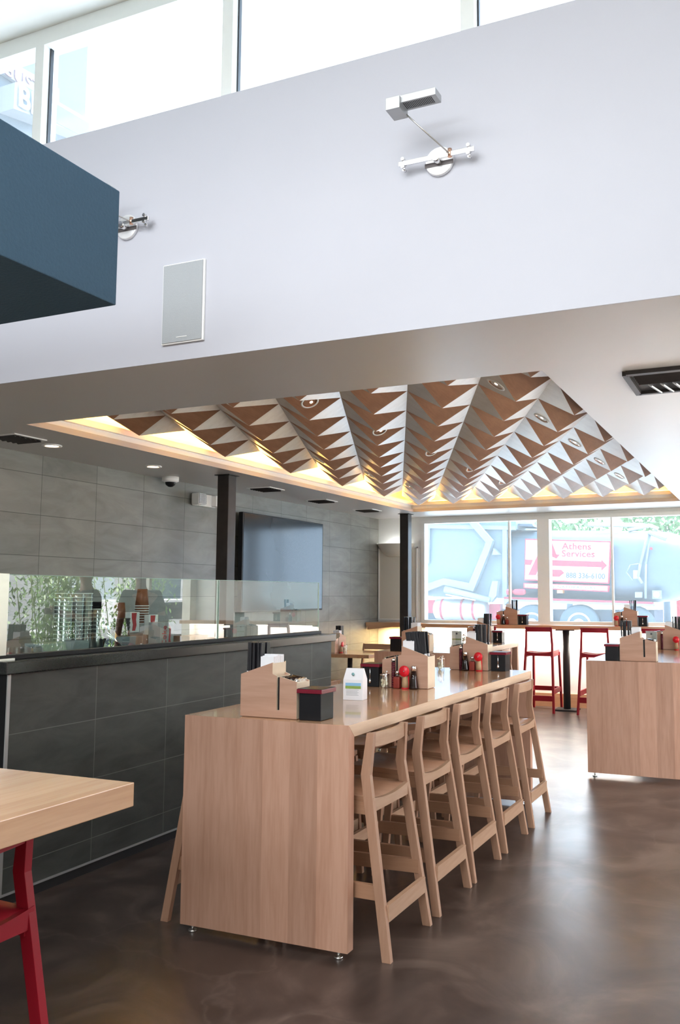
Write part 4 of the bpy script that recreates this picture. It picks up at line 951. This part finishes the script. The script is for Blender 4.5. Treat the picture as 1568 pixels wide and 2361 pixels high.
# parked white car
cr_=thing('white_car','white car parked outside on the right, seen reflected in the glass screen','car',(5.6,14.6,-.05),PI/2+.15)
MB().prism([(-2.1,.35),(-2.15,.75),(-1.2,.95),(-.6,1.38),(.9,1.40),(1.6,1.0),(2.1,.9),(2.15,.4)],'y',-.85,.85).build('body','sign_white',cr_,.05)
MB().prism([(-1.0,.97),(-.55,1.32),(.85,1.34),(1.35,1.0)],'y',-.87,.87).build('windows','black',cr_)
for x in (-1.35,1.35):
    for yy in (-.80,.80):
        w_=MB().lathe((x,yy,.33),[(.18,-.1),(.33,-.1),(.33,.1),(.18,.1)],28,axis='y').build('wheel','tyre',cr_)
        MB().lathe((x,yy,.33),[(.22,-.11),(.05,-.12),(.05,.12),(.22,.11)],16,axis='y').build('rim','chrome',w_)

# ------------------------------------------------------------------ two people right of the frame, seen only reflected in the glass screen
def skin(name,joints,edges,mat,parent,sub=2):
    names=list(joints); me=bpy.data.meshes.new(name); me.from_pydata([joints[k][0] for k in names],[(names.index(a),names.index(b)) for a,b in edges],[])
    o=bpy.data.objects.new(name,me); C.objects.link(o)
    md=o.modifiers.new('skin','SKIN'); sv=me.skin_vertices[0].data if me.skin_vertices else None
    if sv is None: 
        bmm=bmesh.new(); bmm.from_mesh(me); bmm.verts.layers.skin.verify(); bmm.to_mesh(me); bmm.free(); sv=me.skin_vertices[0].data
    for i,k in enumerate(names):
        r=joints[k][1]; sv[i].radius=r if isinstance(r,tuple) else (r,r); sv[i].use_root=(i==0)
    md.use_smooth_shade=True
    ss=o.modifiers.new('sub','SUBSURF'); ss.levels=sub; ss.render_levels=sub
    dg=bpy.context.evaluated_depsgraph_get(); dg.update(); m2=bpy.data.meshes.new_from_object(o.evaluated_get(dg)); m2.materials.clear(); m2.materials.append(M[mat])
    for p in m2.polygons: p.use_smooth=True
    bpy.data.objects.remove(o); o=bpy.data.objects.new(name,m2); C.objects.link(o); o.parent=parent; return o
M['skin']=plain('skin',(.42,.25,.18),.5); M['shirt']=plain('dark_shirt',(.035,.037,.04),.8); M['trousers']=plain('dark_trousers',(.02,.022,.03),.8); M['hair']=plain('dark_hair',(.02,.015,.012),.6,bump=.4,nscale=90)
def person(label,loc,rz,pose,h=1.0):
    o=thing('person',label,'person',loc,rz)
    J={'pelvis':((0,0,.98),(.14,.10)),'belly':((0,.01,1.12),(.13,.09)),'chest':((0,.01,1.34),(.16,.105)),'neck':((0,.0,1.50),.055),'throat':((0,-.01,1.58),.052),'head':((0,-.02,1.68),(.078,.095)),'crown':((0,0,1.76),(.068,.08))}
    E=[('pelvis','belly'),('belly','chest'),('chest','neck'),('neck','throat'),('throat','head'),('head','crown')]
    for s_,t in ((-1,'l'),(1,'r')):
        J['hip'+t]=((s_*.10,0,.90),.088); J['knee'+t]=((s_*.11,-.02,.50),.058); J['ankle'+t]=((s_*.12,.02,.09),.038); J['toe'+t]=((s_*.13,-.15,.04),.035)
        J['sh'+t]=((s_*.19,.01,1.43),.06)
        el,wr_=pose(s_); J['el'+t]=(el,.040); J['wr'+t]=(wr_,.027)
        d=(Vector(wr_)-Vector(el)).normalized(); pm=Vector(wr_)+d*.07; J['palm'+t]=(tuple(pm),(.034,.02))
        E+=[('pelvis','hip'+t),('hip'+t,'knee'+t),('knee'+t,'ankle'+t),('ankle'+t,'toe'+t),('chest','sh'+t),('sh'+t,'el'+t),('el'+t,'wr'+t),('wr'+t,'palm'+t)]
        side=d.cross(Vector((1,0,0))).normalized()
        for f in range(4):
            a=pm+side*(.024-.016*f)+d*.03; b_=a+d*(.032+.004*(f in(1,2)))+Vector((-s_*.008,0,0)); c=b_+d*.022+Vector((-s_*.016,0,0))
            J['f%d%s'%(f,t)]=(tuple(a),.0095); J['g%d%s'%(f,t)]=(tuple(b_),.0088); J['h%d%s'%(f,t)]=(tuple(c),.0075)
            E+=[('palm'+t,'f%d%s'%(f,t)),('f%d%s'%(f,t),'g%d%s'%(f,t)),('g%d%s'%(f,t),'h%d%s'%(f,t))]
        a=pm+side*.036-d*.02; b_=a+d*.03+side*.014; J['t1'+t]=(tuple(a),.011); J['t2'+t]=(tuple(b_),.0095); E+=[('palm'+t,'t1'+t),('t1'+t,'t2'+t)]
    J['nose']=((0,-.105,1.675),.012); E.append(('head','nose'))
    skin('body',J,E,'skin',o)
    S={k:J[k] for k in ('belly','pelvis','chest','neck','shl','shr')}; S={k:(v[0],tuple(x+.02 for x in v[1]) if isinstance(v[1],tuple) else v[1]+.022) for k,v in S.items()}
    SE=[('belly','pelvis'),('belly','chest'),('chest','neck'),('chest','shl'),('chest','shr')]
    for t in 'lr':
        a=Vector(J['sh'+t][0]); b_=Vector(J['el'+t][0]); S['sl'+t]=(tuple(a.lerp(b_,.75)),.062); SE.append(('sh'+t,'sl'+t))
    S['neck']=((0,0,1.47),.07)
    skin('shirt',S,SE,'shirt',o)
    P={'pelvis':((0,0,.99),(.155,.115))}; PE=[]
    for t in 'lr':
        for k,r in (('hip',.108),('knee',.078),('ankle',.065)): P[k+t]=(J[k+t][0],r)
        PE+=[('pelvis','hip'+t),('hip'+t,'knee'+t),('knee'+t,'ankle'+t)]
        MB().lathe((J['ankle'+t][0][0],-.06,.0),[(.05,0),(.052,.03),(.035,.085),(.03,.09)],16,sy=2.4).build('shoe','matte_black',o)
    skin('trousers',P,PE,'trousers',o)
    MB().ball((0,.012,1.735),.098,seg=18,sy=1.15,sz=1.0).build('hair','hair',o)
    for sx in (-.03,.03): MB().ball((sx,-.098,1.70),.010,seg=8).build('eye','paper',o)
    MB().box(-.022,.022,-.108,-.10,1.635,1.641).build('mouth','lid_red',o)
    return o
person('person in a dark T-shirt with arms lowered, seen reflected in the glass screen',(-.28,7.75,0),PI*.6,lambda s_:((s_*.27,.03,1.15),(s_*.26,-.04,.90)))
person('person in dark clothes holding a camera at chest height, seen reflected in the glass screen',(-.25,6.95,0),PI*.15,lambda s_:((s_*.26,-.04,1.17),(s_*.07,-.25,1.25)))
cmr=thing('camera','black camera held at chest height by the person in dark clothes','camera',(-.25+.31*math.sin(PI*.15),6.95-.31*math.cos(PI*.15),1.27),PI*.15)
MB().box(-.06,.06,-.03,.03,-.04,.04).build('body','black',cmr,.006); MB().tube((0,-.03,0),(0,-.10,0),.032).build('lens','black',cmr)
